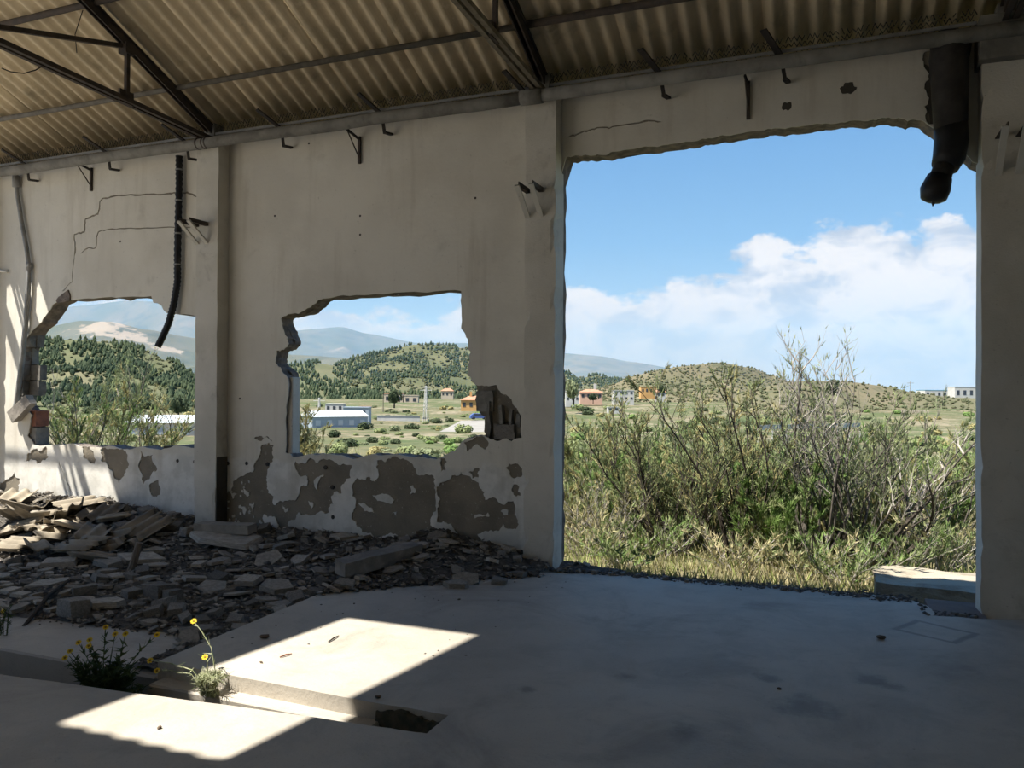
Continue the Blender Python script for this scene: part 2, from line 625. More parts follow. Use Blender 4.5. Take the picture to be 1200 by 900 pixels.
# ------------------------------------------------------------------ the building
DP, DW, WT = 6.70, 6.88, .20          # pillar face, wall face, wall thickness
TOPZ = 4.32
PILL = [(-10.08, -9.78), (-6.40, -6.10), (-2.576, -2.283), (1.025, 1.45)]


def wp(pts, y=DW):
    return [((q := at_y(a, b, y)).x, q.z) for a, b in pts]


# --- openings in the wall face
hole1 = wp([(40, 521), (33, 510), (36, 497), (38, 486), (30, 481), (22, 474), (25, 452), (27, 425), (30, 400), (38, 388), (50, 377), (58, 365), (66, 355), (76, 349), (84, 352),
            (110, 350), (145, 348), (178, 347), (181, 355), (190, 358), (196, 367), (206, 368), (230, 370), (230, 525), (205, 522), (190, 527), (168, 523), (148, 526), (128, 522), (108, 524), (88, 520), (62, 521)])
hole2 = wp([(335, 530), (335, 495), (337, 470), (338, 443), (330, 432), (323, 425), (325, 411), (333, 410), (339, 403), (337, 395), (332, 385), (330, 373), (336, 370), (350, 368), (365, 360),
            (373, 352), (381, 350), (410, 347), (450, 345), (500, 343), (541, 341), (541, 357), (541, 382), (546, 392), (549, 405), (552, 413), (550, 425), (548, 440), (553, 447), (561, 452), (570, 452), (582, 451),
            (588, 461), (600, 468), (606, 478), (611, 492), (612, 513), (600, 517), (590, 514), (580, 516), (573, 513), (560, 510), (548, 513), (540, 520), (535, 527), (522, 533), (512, 538),
            (500, 537), (480, 535), (455, 533), (440, 532), (420, 537), (400, 533), (370, 533), (350, 535), (343, 535)])
hole2_back = [p for p in wp([(335, 530), (335, 495), (337, 470), (338, 443), (330, 432), (323, 425), (325, 411), (333, 410), (339, 403), (337, 395), (332, 385), (330, 373), (336, 370), (350, 368), (365, 360),
              (373, 352), (381, 350), (410, 347), (450, 345), (500, 343), (541, 341), (541, 357), (541, 382), (546, 392), (549, 405), (552, 413), (550, 425), (548, 440), (553, 447)])] + \
    wp([(559, 452), (557, 468), (561, 480), (569, 488), (568, 500), (571, 513), (560, 511)], DW+.1) + wp([(548, 513), (540, 520), (535, 527), (522, 533), (512, 538),
            (500, 537), (480, 535), (455, 533), (440, 532), (420, 537), (400, 533), (370, 533), (350, 535), (343, 535)])
hole1 = jag(hole1, .018, 2, 3)
hole2 = jag(hole2, .016, 2, 4)
hole2_back = jag(hole2_back, .016, 2, 5)
lint = wp([(664, 184), (682, 183), (700, 181), (720, 178), (760, 172), (800, 167), (830, 162), (860, 158), (900, 151), (940, 148), (980, 145), (1020, 141), (1050, 139), (1075, 141), (1088, 147)])
lint = [(p.x, p.y) for p in jag(lint, .018, 3, 6, closed=False)]
slot = wp([(1088, 147), (1096, 152), (1104, 160), (1122, 172), (1130, 180), (1137, 186), (1139, 190)])
gap = wp([(1091, 63), (1097, 65), (1096, 73), (1093, 75)])
outer = [(-13.4, -.35), (-2.31, -.35)] + [(-2.31+.012*noise.noise((0, z*.5, 3))+.02*noise.noise((0, z*2.3, 8)), z*.1) for z in range(0, 36)] + lint + slot + [(1.10, 3.3), (1.10, -.35), (3.2, -.35), (3.2, TOPZ), (-13.4, TOPZ)]

wall = extrude_region('wall_back', 'render', outer, [hole1, hole2, gap], DW, DW+.095, side_mat='broken')
tag(wall, kind='structure')
wall2 = extrude_region('outer_leaf', 'render', outer, [hole1, hole2_back, gap], DW+.095, DW+WT, parent=wall, rough=.02, side_mat='broken')

# --- plaster skin with the patches that have fallen off and the cracks
def crop8(pts):
    return wp([(260+a/3.333, 500+b/3.333) for a, b in pts])


patches = [
    crop8([(165, 70), (205, 75), (190, 150), (178, 240), (205, 305), (235, 290), (265, 285), (300, 270), (335, 230), (330, 190), (300, 182), (288, 160), (290, 135), (350, 122), (420, 125), (510, 150), (505, 200), (470, 260), (430, 270), (420, 335),
           (340, 345), (300, 335), (292, 355), (265, 370), (262, 395), (215, 400), (205, 350), (165, 342), (140, 405), (60, 400), (12, 380), (5, 300), (40, 240), (90, 190), (125, 175), (140, 130)]),
    crop8([(610, 130), (660, 125), (740, 140), (790, 190), (835, 205), (838, 300), (835, 420), (770, 440), (700, 430), (640, 425), (575, 415), (530, 390), (510, 360), (525, 290), (530, 200), (580, 195), (600, 215), (615, 190), (605, 160)]),
    crop8([(842, 260), (900, 190), (935, 175), (965, 192), (1010, 240), (1030, 285), (1090, 300), (1140, 290), (1150, 400), (1100, 380), (1060, 410), (1000, 420), (1008, 480), (960, 490), (940, 430), (900, 385), (842, 372)]),
    crop8([(1110, 160), (1140, 145), (1175, 165), (1172, 195), (1130, 195)]),
    crop8([(965, 178), (1008, 163), (1004, 198), (980, 202)]),
    crop8([(945, 62), (985, 44), (1040, 55), (1030, 90), (960, 97)]),
    crop8([(1140, 225), (1160, 230), (1168, 270), (1150, 275)]),
    crop8([(130, 47), (190, 50), (200, 57), (150, 56)]),
    crop8([(850, 120), (880, 112), (876, 170), (858, 175)]),
    wp([(118, 527), (145, 526), (152, 545), (140, 566), (128, 547), (120, 541)]),
    wp([(-4, 574), (18, 553), (24, 561), (24, 578), (5, 581)]),
    wp([(165, 528), (180, 533), (184, 552), (176, 562), (168, 568), (165, 552)]),
    wp([(40, 526), (55, 523), (58, 535), (44, 543), (30, 540)]),
    wp([(97, 524), (106, 523), (112, 545), (104, 540)]),
    wp([(178, 566), (186, 562), (187, 580), (181, 582)]),
    wp([(1083, 62), (1100, 58), (1102, 90), (1106, 150), (1090, 146), (1086, 110)]),
]
patches = [jag(p, .05, 4, 20+k) for k, p in enumerate(patches)]
# flakes of plaster left inside the big patches are separate islands
rng = random.Random(5)


def crack(pts, w, seed, y=DW):
    P = jag(wp(pts, y), .02, 3, seed, closed=False)
    L, Rr = [], []
    for i, p in enumerate(P):
        d = (P[min(i+1, len(P)-1)]-P[max(i-1, 0)]).normalized()
        nn = Vector((-d.y, d.x))*w*(.5+.6*abs(noise.noise((i*.7, seed, 0))))*(0.4 if i in (0, len(P)-1) else 1)
        L.append(p+nn)
        Rr.append(p-nn)
    return L+Rr[::-1]


cracks = [crack([(88, 300), (88, 275), (100, 272), (101, 257), (116, 251), (118, 236), (130, 231), (165, 229), (200, 227), (212, 225), (231, 231)], .016, 1),
          crack([(96, 297), (108, 291), (114, 288), (116, 272), (128, 269), (165, 268), (210, 267), (224, 267)], .011, 2),
          crack([(88, 300), (86, 330), (74, 341)], .008, 3),
          crack([(666, 161), (685, 154), (700, 150), (730, 147), (775, 143)], .012, 4),
          crack([(70, 540), (76, 560), (84, 575), (92, 592)], .008, 5)]
hp = [jag(h, .006, 1, 40+k) for k, h in enumerate((hole1, hole2))]
skin_outer = [(p[0], p[1]) for p in outer]
skin = extrude_region('plaster', 'plaster', skin_outer, [hole1, hole2]+patches+cracks, DW-.011, DW, parent=wall)
skin['label'] = 'off-white plaster coat, flaked away in large patches'
# islands of plaster
isl = [crop8(q) for q in ([(400, 190), (365, 205), (368, 240), (376, 250), (382, 210)], [(590, 268), (640, 262), (675, 285), (668, 300), (610, 290)], [(535, 300), (570, 310), (595, 335), (560, 330)],
                          [(735, 232), (748, 228), (755, 260), (738, 265)], [(668, 335), (684, 332), (682, 347)], [(340, 290), (360, 300), (350, 320)], [(30, 250), (60, 262), (45, 282)], [(85, 235), (110, 255), (100, 275)],
                          [(70, 310), (96, 318), (90, 345)], [(110, 300), (128, 310), (122, 335)], [(1090, 330), (1120, 326), (1118, 345)], [(975, 338), (1000, 342), (1040, 335), (1045, 352), (990, 358)], [(240, 310), (262, 318), (250, 335)])]
for k, q in enumerate(isl):
    extrude_region('plaster_flake', 'plaster', jag(q, .02, 3, 60+k), [], DW-.010, DW+.001, parent=wall)
for k in range(26):
    c = crop8([(rng.uniform(25, 160), rng.uniform(190, 380))])[0]
    q = [(c[0]+rng.uniform(.006, .022)*math.cos(a), c[1]+rng.uniform(.006, .024)*math.sin(a)) for a in (0, 1.2, 2.4, 3.7, 5)]
    extrude_region('plaster_flake', 'plaster', q, [], DW-.008, DW+.001, parent=wall)

# --- exposed blocks in the left reveal
def block(u0, u1, y0, y1, z0, z1, mat='block', name='concrete_block', seed=0):
    bm = bmesh.new()
    bmesh.ops.create_cube(bm, size=1)
    bmesh.ops.subdivide_edges(bm, edges=bm.edges, cuts=2, use_grid_fill=True)
    for v in bm.verts:
        p = Vector((u0+(v.co.x+.5)*(u1-u0), y0+(v.co.y+.5)*(y1-y0), z0+(v.co.z+.5)*(z1-z0)))
        e = noise.noise_vector(p*14+Vector((seed, 0, 0)))
        v.co = p + Vector((e.x*.018, e.y*.004, e.z*.008))
    me = bpy.data.meshes.new(name)
    bm.to_mesh(me)
    bm.free()
    me.materials.append(M[mat])
    return link(name, me, wall)


edge = {}
zs = [at_y(30, y, DW).z for y in (388, 407, 427, 446, 464, 485)]
offs = [(33, 52), (27, 46), (26, 55), (25, 54), (24, 43)]
for k in range(5):
    z1, z0 = zs[k]-.006, zs[k+1]+.006
    ym = (388+407)/2+19.4*k
    uf = at_y(offs[k][0]+9, ym, DW+.09).x
    ub = at_y(offs[k][1], ym, DW+.195).x
    block(-9.62, uf, DW+.012, DW+.094, z0, z1, seed=k)
    block(-9.62, ub, DW+.098, DW+WT-.004, z0, z1, seed=k+20)
ub = at_y(57, 500, DW+.195).x
block(-9.55, ub, DW+.02, DW+WT-.004, at_y(45, 500, DW+.1).z+.004, at_y(45, 481, DW+.1).z, 'brick', 'brick', 40)
block(-9.55, ub+.005, DW+.02, DW+WT-.004, at_y(45, 520, DW+.1).z, at_y(45, 500, DW+.1).z-.004, 'block', 'concrete_block', 41)
# chunk of plaster hanging at the upper corner and the loose one on the conduit
for k, (pts, y) in enumerate([([(68, 352), (75, 345), (82, 340), (84, 352), (70, 356)], DW)]):
    extrude_region('plaster_chunk', 'broken', jag(wp(pts, y), .01, 2, 70), [], DW-.03, DW+.01, parent=wall)
# pale strip added for the lit left reveal of the second opening
q0, q1 = at_y(341, 532, DW+.05), at_y(341, 442, DW+.05)
strip = MB().box(q0.x-.03, q0.x+.03, DW+.03, DW+.16, q0.z-.02, q1.z).build('lit_reveal_strip', 'pillar', wall)
strip['label'] = 'pale strip standing in for the lit face of the broken reveal'
bevel(strip, .008)
# broken cells in the lower right corner of the second opening
cA = at_y(575, 455, DW+.1)
cB = at_y(612, 513, DW+.1)
for k, (px, w) in enumerate(((574, .014), (588, .018), (599, .014), (607, .02))):
    a, b = at_y(px, 470+k*5, DW+.06), at_y(px+1, 515, DW+.06)
    o = block(a.x-w, a.x+w, DW+.02+.01*k, DW+.1, b.z, a.z, 'block', 'cell_web', 60+k)
bl = at_y(592, 507, DW+.05)
block(bl.x-.1, bl.x+.11, DW+.0, DW+.09, bl.z-.06, bl.z+.08, 'chunk', 'broken_block', 77)
block(at_y(566, 470, DW+.1).x-.05, at_y(580, 470, DW+.1).x, DW+.05, DW+.16, at_y(570, 482, DW+.1).z, at_y(570, 458, DW+.1).z, 'block', 'broken_block', 79)
# loose block on the sill of the first opening
sb = at_y(203, 527, DW+.08)
block(sb.x-.10, sb.x+.10, DW+.03, DW+.15, sb.z-.01, sb.z+.04, 'dark_bare_and_shade', 'loose_tile', 81)
# row of anchor holes along the wall, their dark insides painted as black plugs
for (a, b) in ((208, 540), (228, 541), (267, 543), (289, 543), (313, 544), (381, 548), (389, 571), (390, 606), (141, 283), (362, 168), (557, 232), (422, 253), (422, 275), (281, 467), (322, 253)):
    c = at_y(a, b, DW-.012)
    MB().tube([(c.x, DW-.013, c.z), (c.x, DW+.004, c.z)], .022 if b > 500 else .012, 7).build('anchor_hole', 'steel_black', wall)
for (a, b, r) in ((922, 125, .05), (994, 104, .065)):
    c = at_y(a, b, DW)
    pts = jag([(c.x+r*math.cos(t)*(1.0 if r > .06 else .75), c.z+r*.8*math.sin(t)) for t in (0, 1, 2, 3, 4, 5)], .012, 2, a)
    extrude_region('impact_hole', 'dark_bare_and_shade', pts, [], DW-.013, DW-.002, parent=wall)  # dark plate stands in for the shade inside the hole

extrude_region('painted_recess_shade', 'dark_bare_and_shade', jag(wp([(1083, 75), (1091, 80), (1103, 90), (1106, 150), (1090, 146), (1086, 110)]), .01, 2, 5), [], DW-.004, DW+.002, parent=wall)  # flat dark plate, a recess's shade painted beside the hanging pipe
# --- pillars
def pillar(u0, u1, label, seed, z1=TOPZ-.03):
    mb = MB()
    nz, nx = 60, 6
    r = random.Random(seed)
    vs, fs = [], []
    ring = []
    prof = [(u0, DW+.05)] + [(u0+(u1-u0)*k/nx, DP) for k in range(nx+1)] + [(u1, DW+.05)]
    for i in range(nz+1):
        z = -.12+(z1+.12)*i/nz
        for k, (x, y) in enumerate(prof):
            e = noise.noise_vector((x*3, z*3+seed, y*3))*.006
            corner = k in (1, nx+1)
            chip = max(0, noise.noise((z*6, k*3.1, seed))-.25)*.06 if corner else 0
            if z < .5 and corner:
                chip += max(0, noise.noise((z*9, k*5.1, seed)))*.04
            sx = 1 if k <= 1 else -1
            vs.append((x+e.x+chip*sx*(1 if corner else 0), y+e.y+chip*.6, z))
    n = len(prof)
    for i in range(nz):
        for k in range(n-1):
            fs.append((i*n+k, i*n+k+1, (i+1)*n+k+1, (i+1)*n+k))
    fs.append(tuple(nz*n+k for k in range(n)))
    mb.add(vs, fs)
    return tag(mb.build('pillar', 'pillar'), label, 'pillar')


pillar(*PILL[0], 'off-white wall pillar beside the sunlit wall end', 11)
p2 = pillar(*PILL[1], 'off-white concrete pillar between the two broken window openings', 12)
p3 = pillar(*PILL[2], 'weathered concrete pillar at the jamb of the tall doorway, beside the peeling wall', 13)
p4 = pillar(*PILL[3], 'dark shaded concrete pillar at the doorway jamb beside the hanging pipe', 14)
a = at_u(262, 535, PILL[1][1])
bs = MB().box(PILL[1][1]-.004, PILL[1][1]+.006, DP+.01, DW-.012, -.1, a.z).build('bare_side', 'dark_bare_and_shade', p2)
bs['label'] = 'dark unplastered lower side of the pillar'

# --- floor slabs
tr_near = [(-13.4, 2.2), (-4.29, 3.05), (-3.26, 3.15), (-2.04, 3.26), (-1.74, 3.29)]
tr_far = [(-1.74, 3.515), (-2.20, 3.51), (-3.30, 3.54), (-3.65, 3.55)]
slab_edge = [(-3.70, 5.2), (-3.70, 6.86)]
out_edge = [(-2.35, 6.84), (-1.9, 6.80), (-1.2, 6.83), (-.48, 6.85), (.355, 6.90), (.62, 6.80), (.669, 6.70), (.68, 6.42), (1.0, 6.46), (1.3, 6.6), (3.2, 6.6)]
fl_poly = [(-13.4, -3.2)] + [(p.x, p.y) for p in jag(tr_near, .012, 3, 81, False)] + [(p.x, p.y) for p in jag(tr_far, .010, 3, 82, False)] + slab_edge + [(p.x, p.y) for p in jag(out_edge, .03, 3, 83, False)] + [(3.2, -3.2)]
fl = extrude_region('floor', 'floor', fl_poly, [], 0, -.5, axis='z')
bevel(fl, .012, 2)
tag(fl, kind='structure')
lo = MB().box(-13.4, -3.68, 3.56, 6.88, -.5, -.10).build('floor_lower', 'floor')
bevel(lo, .012)
tag(lo, kind='structure')
led = MB().box(-3.6, -2.12, 3.43, 3.56, -.5, -.085).build('trench_ledge', 'floor', fl)
bevel(led, .01)
tb = MB().box(-13.4, -1.7, 2.0, 3.6, -.55, -.40).build('trench_bed', 'soil', fl)
for k, (y, zt_) in enumerate(((3.495, -.02), (3.47, -.13), (3.44, -.24))):
    extrude_region('broken_edge', 'dark_broken', jag([(-2.14, -.45), (-1.75, -.45), (-1.75, zt_), (-1.86, zt_-.02), (-1.98, zt_+.005), (-2.14, zt_-.015)], .02, 3, 300+k), [], y, 3.54, parent=fl)
sill = MB().box(.69, 1.05, 6.36, 7.05, -.3, -.03).build('door_sill', 'sill', fl)
found = MB().box(-13.4, 3.2, 6.86, 7.10, -1.2, -.34).build('foundation', 'broken', fl)

# --- unseen walls of the hall, their extent set to darken its right side
wr = MB().box(3.2, 3.4, -2.6, 7.08, -.3, 6.3).build('wall_right', 'plaster')
tag(wr, kind='structure')
for k, (u0, u1) in enumerate(((-7.4, 3.2), (-13.4, -12.9))):
    o = MB().box(u0, u1, -2.7, -2.5, -.3, 4.3).build('wall_front' if k == 0 else 'wall_front_pier', 'plaster')
    tag(o, kind='structure')

# --- roof
SLOPE = .44
RIDGE = 2.42


def zp(y):
    """purlin centre height of the near slope, mirrored over the ridge"""
    if y < RIDGE:
        y = 2*RIDGE-y
    return 4.68+SLOPE*(6.23-y)


ceil = tag(empty('ceiling', (0, 6.9, 4.4)), kind='structure')
ceil.location = (0, 0, 0)
PITCHW = .165


def sheet_mesh(y0, y1, waves=7, amp=.029, seg=8):
    """corrugated sheet, origin at its first wave; y runs down the slope"""
    mb = MB()
    n = waves*seg
    t = .007
    vs, fs = [], []
    for y in (y0, y1):
        for k in range(n+1):
            x = k*PITCHW/seg
            z = zp(y)+.062+amp*math.cos(2*math.pi*k/seg)
            vs += [(x, y, z), (x, y, z+t)]
    m = 2*(n+1)
    for k in range(n):
        a = 2*k
        fs += [(a, a+2, m+a+2, m+a), (a+1, m+a+1, m+a+3, a+3), (a, a+1, a+3, a+2), (m+a, m+a+2, m+a+3, m+a+1)]
    fs += [(0, m, m+1, 1), (2*n, 2*n+1, m+2*n+1, m+2*n)]
    mb.add(vs, fs)
    me = mb.mesh('roof_sheet', 'sheet', True)
    me.update()
    return me


near_rows = [(7.28, 4.92), (5.08, 3.55), (3.7, RIDGE-.02)]
marg = sheet_mesh(7.28, 6.16)
far_rows = [(RIDGE+.02, .50), (.63, -.95), (-.8, -2.75)]
rr = random.Random(8)
for ri, (y0, y1) in enumerate(near_rows):
    me = sheet_mesh(y0, y1)
    for k in range(-4, 13):
        u = -9.59+.99*k
        if ri in (1, 2) and k < 0:
            continue
        o = link('roof_sheet', marg if k < 0 else me, ceil)
        o.location = (u, 0, .009*(k % 2)+.012*(ri % 2))
narrow = sheet_mesh(6.32, 5.38, 1)  # unseen narrow strips, added to cut the sun on the wall into streaks
for u in (-9.76, -10.14, -10.62):
    o = link('roof_sheet', narrow, ceil)
    o.location = (u, 0, .01)
for ri, (y0, y1) in enumerate(far_rows):
    me = sheet_mesh(y0, y1)
    for k in range(-8, 9):
        u = -5.55+.99*k-(.165 if k < 0 else 0)
        if ri == 0 and k == 0:
            continue
        if ri == 2 and k < -3:  # low sheets left out, unseen, so sunlit floor brightens the hall
            continue
        if k <= -5 and ri in (0, 1):  # left-end sheets left out, unseen, to bounce more sun towards the wall
            continue
        o = link('roof_sheet', me, ceil)
        o.location = (u, 0, .009*(k % 2)+.012*(ri % 2))
zr = zp(RIDGE)
MB().beam((-13.4, RIDGE, zr+.10), (3.3, RIDGE, zr+.10), .16, .02).build('ridge_cap', 'sheet', ceil)  # unseen cap, added to stop light leaking through the ridge gap

# trusses
def truss(u, label, k):
    t = tag(empty('roof_truss', (u, DP, TOPZ)), label, 'truss')

    def part(name, mb, mat):
        for i, v in enumerate(mb.v):
            mb.v[i] = (v[0]-u, v[1]-DP, v[2]-TOPZ)
        return mb.build(name, mat, t)
    zt = lambda y: 4.43+SLOPE*(6.72-y) if y > RIDGE else 4.43+SLOPE*(6.72-2*RIDGE+y)
    mb = MB()
    mb.beam((u-.028, 6.86, zt(6.86)-.03), (u-.028, RIDGE, zt(RIDGE)-.03), .012, .07)
    mb.beam((u+.028, 6.86, zt(6.86)-.03), (u+.028, RIDGE, zt(RIDGE)-.03), .012, .085)
    mb.beam((u, 6.86, zt(6.86)+.012), (u, RIDGE, zt(RIDGE)+.012), .11, .012)
    part('rafter', mb, 'steel')
    mb = MB()
    mb.beam((u, -2.4, zt(-2.2)-.02), (u, RIDGE, zt(RIDGE)-.03), .07, .085)
    part('rafter', mb, 'steel')
    cz = lambda y: 4.30+.0395*(6.66-y) if y > RIDGE else 4.30+.0395*(6.66-2*RIDGE+y)
    mb = MB()
    mb.angle((u+.02, 6.72, cz(6.72)), (u+.02, RIDGE, cz(RIDGE)), .042, .008)
    mb.angle((u-.045, 6.72, cz(6.72)-.004), (u-.045, RIDGE, cz(RIDGE)-.004), .04, .008)
    part('bottom_chord', mb, 'chord' if k == 2 else 'steel')
    mb = MB()
    mb.beam((u, RIDGE, cz(RIDGE)), (u, -2.4, cz(-2.3)), .06, .06)
    part('bottom_chord', mb, 'steel')
    for y in (5.63, 4.0, RIDGE, .7, -.93):
        mb = MB().beam((u+.01, y, cz(y)), (u+.01, y, zt(y)-.05), .035, .04, (0, 1, 0))
        v = part('web_post', mb, 'steel')
    for ya, yb in ((5.6, 4.05), (4.0, RIDGE+.05), (.7, RIDGE-.05), (-.93, .65)):
        mb = MB().angle((u-.02, ya, zt(ya)-.07), (u-.02, yb, cz(yb)+.02), .04, .008)
        part('web_diagonal', mb, 'steel')
    mb = MB().box(u-.05, u+.05, 5.58, 5.68, zt(5.63)-.13, zt(5.63)-.03)
    part('gusset_plate', mb, 'steel')
    mb = MB().box(u-.012, u+.012, 5.55, 5.71, cz(5.63)-.03, cz(5.63)+.09)
    part('gusset_plate', mb, 'steel')
    mb = MB().box(u-.07, u+.07, 6.72, 6.86, 4.29, 4.46)
    part('end_shoe', mb, 'pipe')
    return t


truss(-10.0, 'rusty roof truss over the pillar at the sunlit wall end', 0)
truss(-6.25, 'rusty steel roof truss resting on the pillar between the window openings', 1)
truss(-2.43, 'roof truss with a pale bottom chord resting on the doorway pillar', 2)
truss(1.2, 'roof truss over the dark doorway pillar by the hanging pipe', 3)


# purlins
def purlin(y, u0, u1, label, mat='galv', r=.028):
    o = MB().tube([(u0, y, zp(y)), ((u0+u1)/2, y, zp(y)-.012), (u1, y, zp(y))], r, 8).build('purlin', mat, None, True)
    return tag(o, label, 'roof tube', 'roof purlins')


PUR2 = 5.25
purlin(6.23, -13.3, -2.47, 'grey tube purlin under the roof sheets along the peeling wall')
purlin(6.23, -2.39, 3.1, 'dark rusty purlin under the roof sheets above the doorway', 'steel', .034)
purlin(PUR2, -13.3, 3.1, 'upper tube purlin under the roof sheets, second up from the wall', 'steel', .03)
for y in (3.6, RIDGE+.16, 1.2, -.9, -2.4):
    purlin(y, -13.3, 3.1, 'tube purlin high under the roof sheets, up towards the ridge')
# hook bolts on the visible purlin
for k in range(26):
    u = -9.4+.495*k
    if u > 2.9:
        break

# loose wires hanging from the truss
w0, w1, w2 = at_u(97, 12, -6.28), at_u(88, 40, -6.28), at_u(90, 62, -6.28)
tag(MB().tube([w0, w1, w2], .004, 5).build('hanging_wire', 'wire'), 'thin wire dangling from the rafter of the truss between the window openings', 'wire')
w = [at_u(px, py, -6.28) for px, py in ((2, 80), (12, 84), (28, 86), (42, 82), (52, 76))]
tag(MB().tube(w, .005, 5).build('hanging_wire', 'wire'), 'slack wire looped under the bottom chord of the truss between the window openings', 'wire')

# --- drain pipe along the wall head, straps, netting
pp = tag(empty('drain_pipe', (-6, 6.6, 4.21)), 'long grey fibre-cement pipe running along the head of the wall', 'pipe')
pts = [(-7.3+k*10.85/20, .01*math.sin(k*1.7), .004*math.sin(k*2.3)) for k in range(21)]
MB().tube(pts, .058, 14).build('pipe_run', 'pipe', pp, True)
MB().tube([(3.50, 0, .0), (9.1, .0, .0)], .056, 14).build('pipe_run', 'pipe', pp, True)
MB().tube([(3.42, 0, .0), (3.62, 0, .0)], .068, 14).build('pipe_socket', 'pipe', pp, True)
for u in (-6.28, -6.2, -6.16, -2.50, -2.40):
    MB().tube([(u+6-.008, 0, 0), (u+6+.008, 0, 0)], .064, 14).build('pipe_clamp', 'steel', pp)
    MB().tube([(u+6, 0, .07), (u+6, .13, .1)], .008, 5).build('pipe_clamp', 'steel', pp)
for k, px in enumerate((27, 122, 214, 325, 443, 612, 770, 912)):
    py = 187-.134*px if px < 640 else (95 if px < 800 else 60)
    u = at_y(px, py, 6.7).x
    mb = MB()
    mb.beam((u-.10, 6.50, 4.44), (u+.02, 6.74, 4.30), .055, .014)
    mb.beam((u+.02, 6.74, 4.30), (u+.05, 6.74, 4.12), .03, .012, (0, 1, 0))
    mb.beam((u+.05, 6.74, 4.12), (u+.07, 6.85, 4.13), .04, .02)
    o = mb.build('strap_hook', 'steel_black')
    tag(o, 'black steel strap hooked over the pipe at the wall head', 'strap', 'straps over the wall-head pipe')
mb = MB()
rn = random.Random(3)
u = -11.0
while u < 1.0:
    du = rn.uniform(.034, .046)
    for j in range(3):
        z0 = 4.345+.034*j
        y = 6.78-.02*j
        a, b, c = (u, y, z0+rn.uniform(-.006, .006)), (u+du/2, y-.01, z0+.036+rn.uniform(-.01, .01)), (u+du, y, z0+rn.uniform(-.006, .006))
        if rn.random() < .85:
            mb.beam(a, b, .005, .005)
        if rn.random() < .85:
            mb.beam(b, c, .005, .005)
    u += du
tag(mb.build('wire_netting', 'wire'), 'dark wire netting closing the gap under the roof sheets', 'netting')
cb = MB().box(-13.4, 1.2, 6.84, 6.90, TOPZ-.04, TOPZ).build('trim_1', 'pipe')
tag(cb, kind='structure')
cb = MB().box(-13.4, 1.0, 6.735, 6.75, 4.335, 4.36).build('trim_2', 'conduit')
tag(cb, kind='structure')

# --- steel brackets on the pillars and walls
def pillar_bracket(pa, pb, pc, u, label):
    """arm root pa, arm end pb, strut foot pc in pixels; the arm stands out from the pillar face"""
    t = tag(empty('pillar_bracket', (u, DP, 3.4)), label, 'bracket')
    for k, du in enumerate((0, .13)):
        ra = at_y(*pa, DP)
        z = ra.z
        zf = at_y(*pc, DP).z
        out = .27
        uu = u+du-.02

        def loc(mb):
            mb.v = [(a-u, b-DP, c-3.4) for a, b, c in mb.v]
            return mb
        loc(a1 := MB().angle((uu, DP+.01, z), (uu, DP-out, z), .04, .008))
        a1.build('arm', 'steel', t)
        loc(a2 := MB().beam((uu, DP-out, z-.01), (uu, DP+.005, zf), .045, .018))
        a2.build('strut', 'pillar', t)
    return t


pillar_bracket((251, 262), (233, 253), (247, 285), -6.36, 'pair of steel bracket arms on the pillar between the window openings')
pillar_bracket((640, 222), (617, 212), (640, 253), -2.53, 'pair of steel bracket arms on the doorway pillar beside the peeling wall')
pillar_bracket((1195, 157), (1172, 155), (1195, 203), 1.15, 'pair of steel bracket arms on the dark pillar by the hanging pipe')


def wall_bracket(px, py, py2, label, out=.22):
    a, b = at_y(px, py, DW-.012), at_y(px, py2, DW-.012)
    t = tag(empty('wall_bracket', (a.x, DW-.012, a.z)), label, 'bracket')
    MB().beam((0, -.012, .03), (0, -.012, b.z-a.z), .028, .024, (0, 1, 0)).build('back_plate', 'steel', t)
    MB().beam((0, 0, 0), (-.02, -out, .05), .016, .022).build('arm', 'steel_black', t)
    MB().tube([(-.02, -out+.02, .04), (0, -.02, (b.z-a.z)*.75)], .007, 6).build('stay', 'steel', t)


wall_bracket(108, 200, 224, 'small triangular steel bracket on the wall over the cracked plaster')
wall_bracket(422, 164, 192, 'small triangular steel bracket over the opening beside the pale doorway pillar')
wall_bracket(877, 100, 140, 'thin steel bracket on the lintel over the doorway', .1)

# --- conduits, hose, hanging pipe
hose = tag(empty('black_hose', (*at_y(210, 190, DW-.05),)), 'black corrugated hose hanging over the first window opening', 'hose')
hb = hose.location.copy()
hp_ = [at_y(px, py, yy) - hb for px, py, yy in ((210, 183, 6.815), (210, 215, 6.815), (209, 255, 6.815), (208, 300, 6.815), (208, 330, 6.82), (204, 355, 6.81), (198, 378, 6.79), (191, 394, 6.77), (185, 406, 6.75))]
fine = []
for a, b in zip(hp_, hp_[1:]):
    for j in range(12):
        fine.append(a.lerp(b, j/12))
fine.append(hp_[-1])
MB().tube(fine, [.037+.004*math.cos(k*math.pi) for k in range(len(fine))], 10).build('hose_tube', 'black', hose, True)
for k in (6, 18, 29, 40):
    a = fine[k]
    MB().tube([a+Vector((0, 0, .008)), a-Vector((0, 0, .008))], .043, 10).build('hose_band', 'conduit', hose)
con = tag(empty('conduit', (*at_y(17, 205, DW-.04),)), 'grey conduit drooping down the wall beside the first window opening', 'conduit')
hb = con.location.copy()
cp = [at_y(px, py, yy)-hb for px, py, yy in ((17, 196, 6.7), (19, 206, 6.815), (20, 225, 6.825), (25, 258, 6.825), (31, 290, 6.825), (34, 312, 6.825), (33, 340, 6.825), (30, 380, 6.825), (25, 430, 6.825), (19, 472, 6.825), (15, 490, 6.815))]
MB().tube(cp, [.026]*6+[.03]*5, 9).build('conduit_tube', 'conduit', con, True)
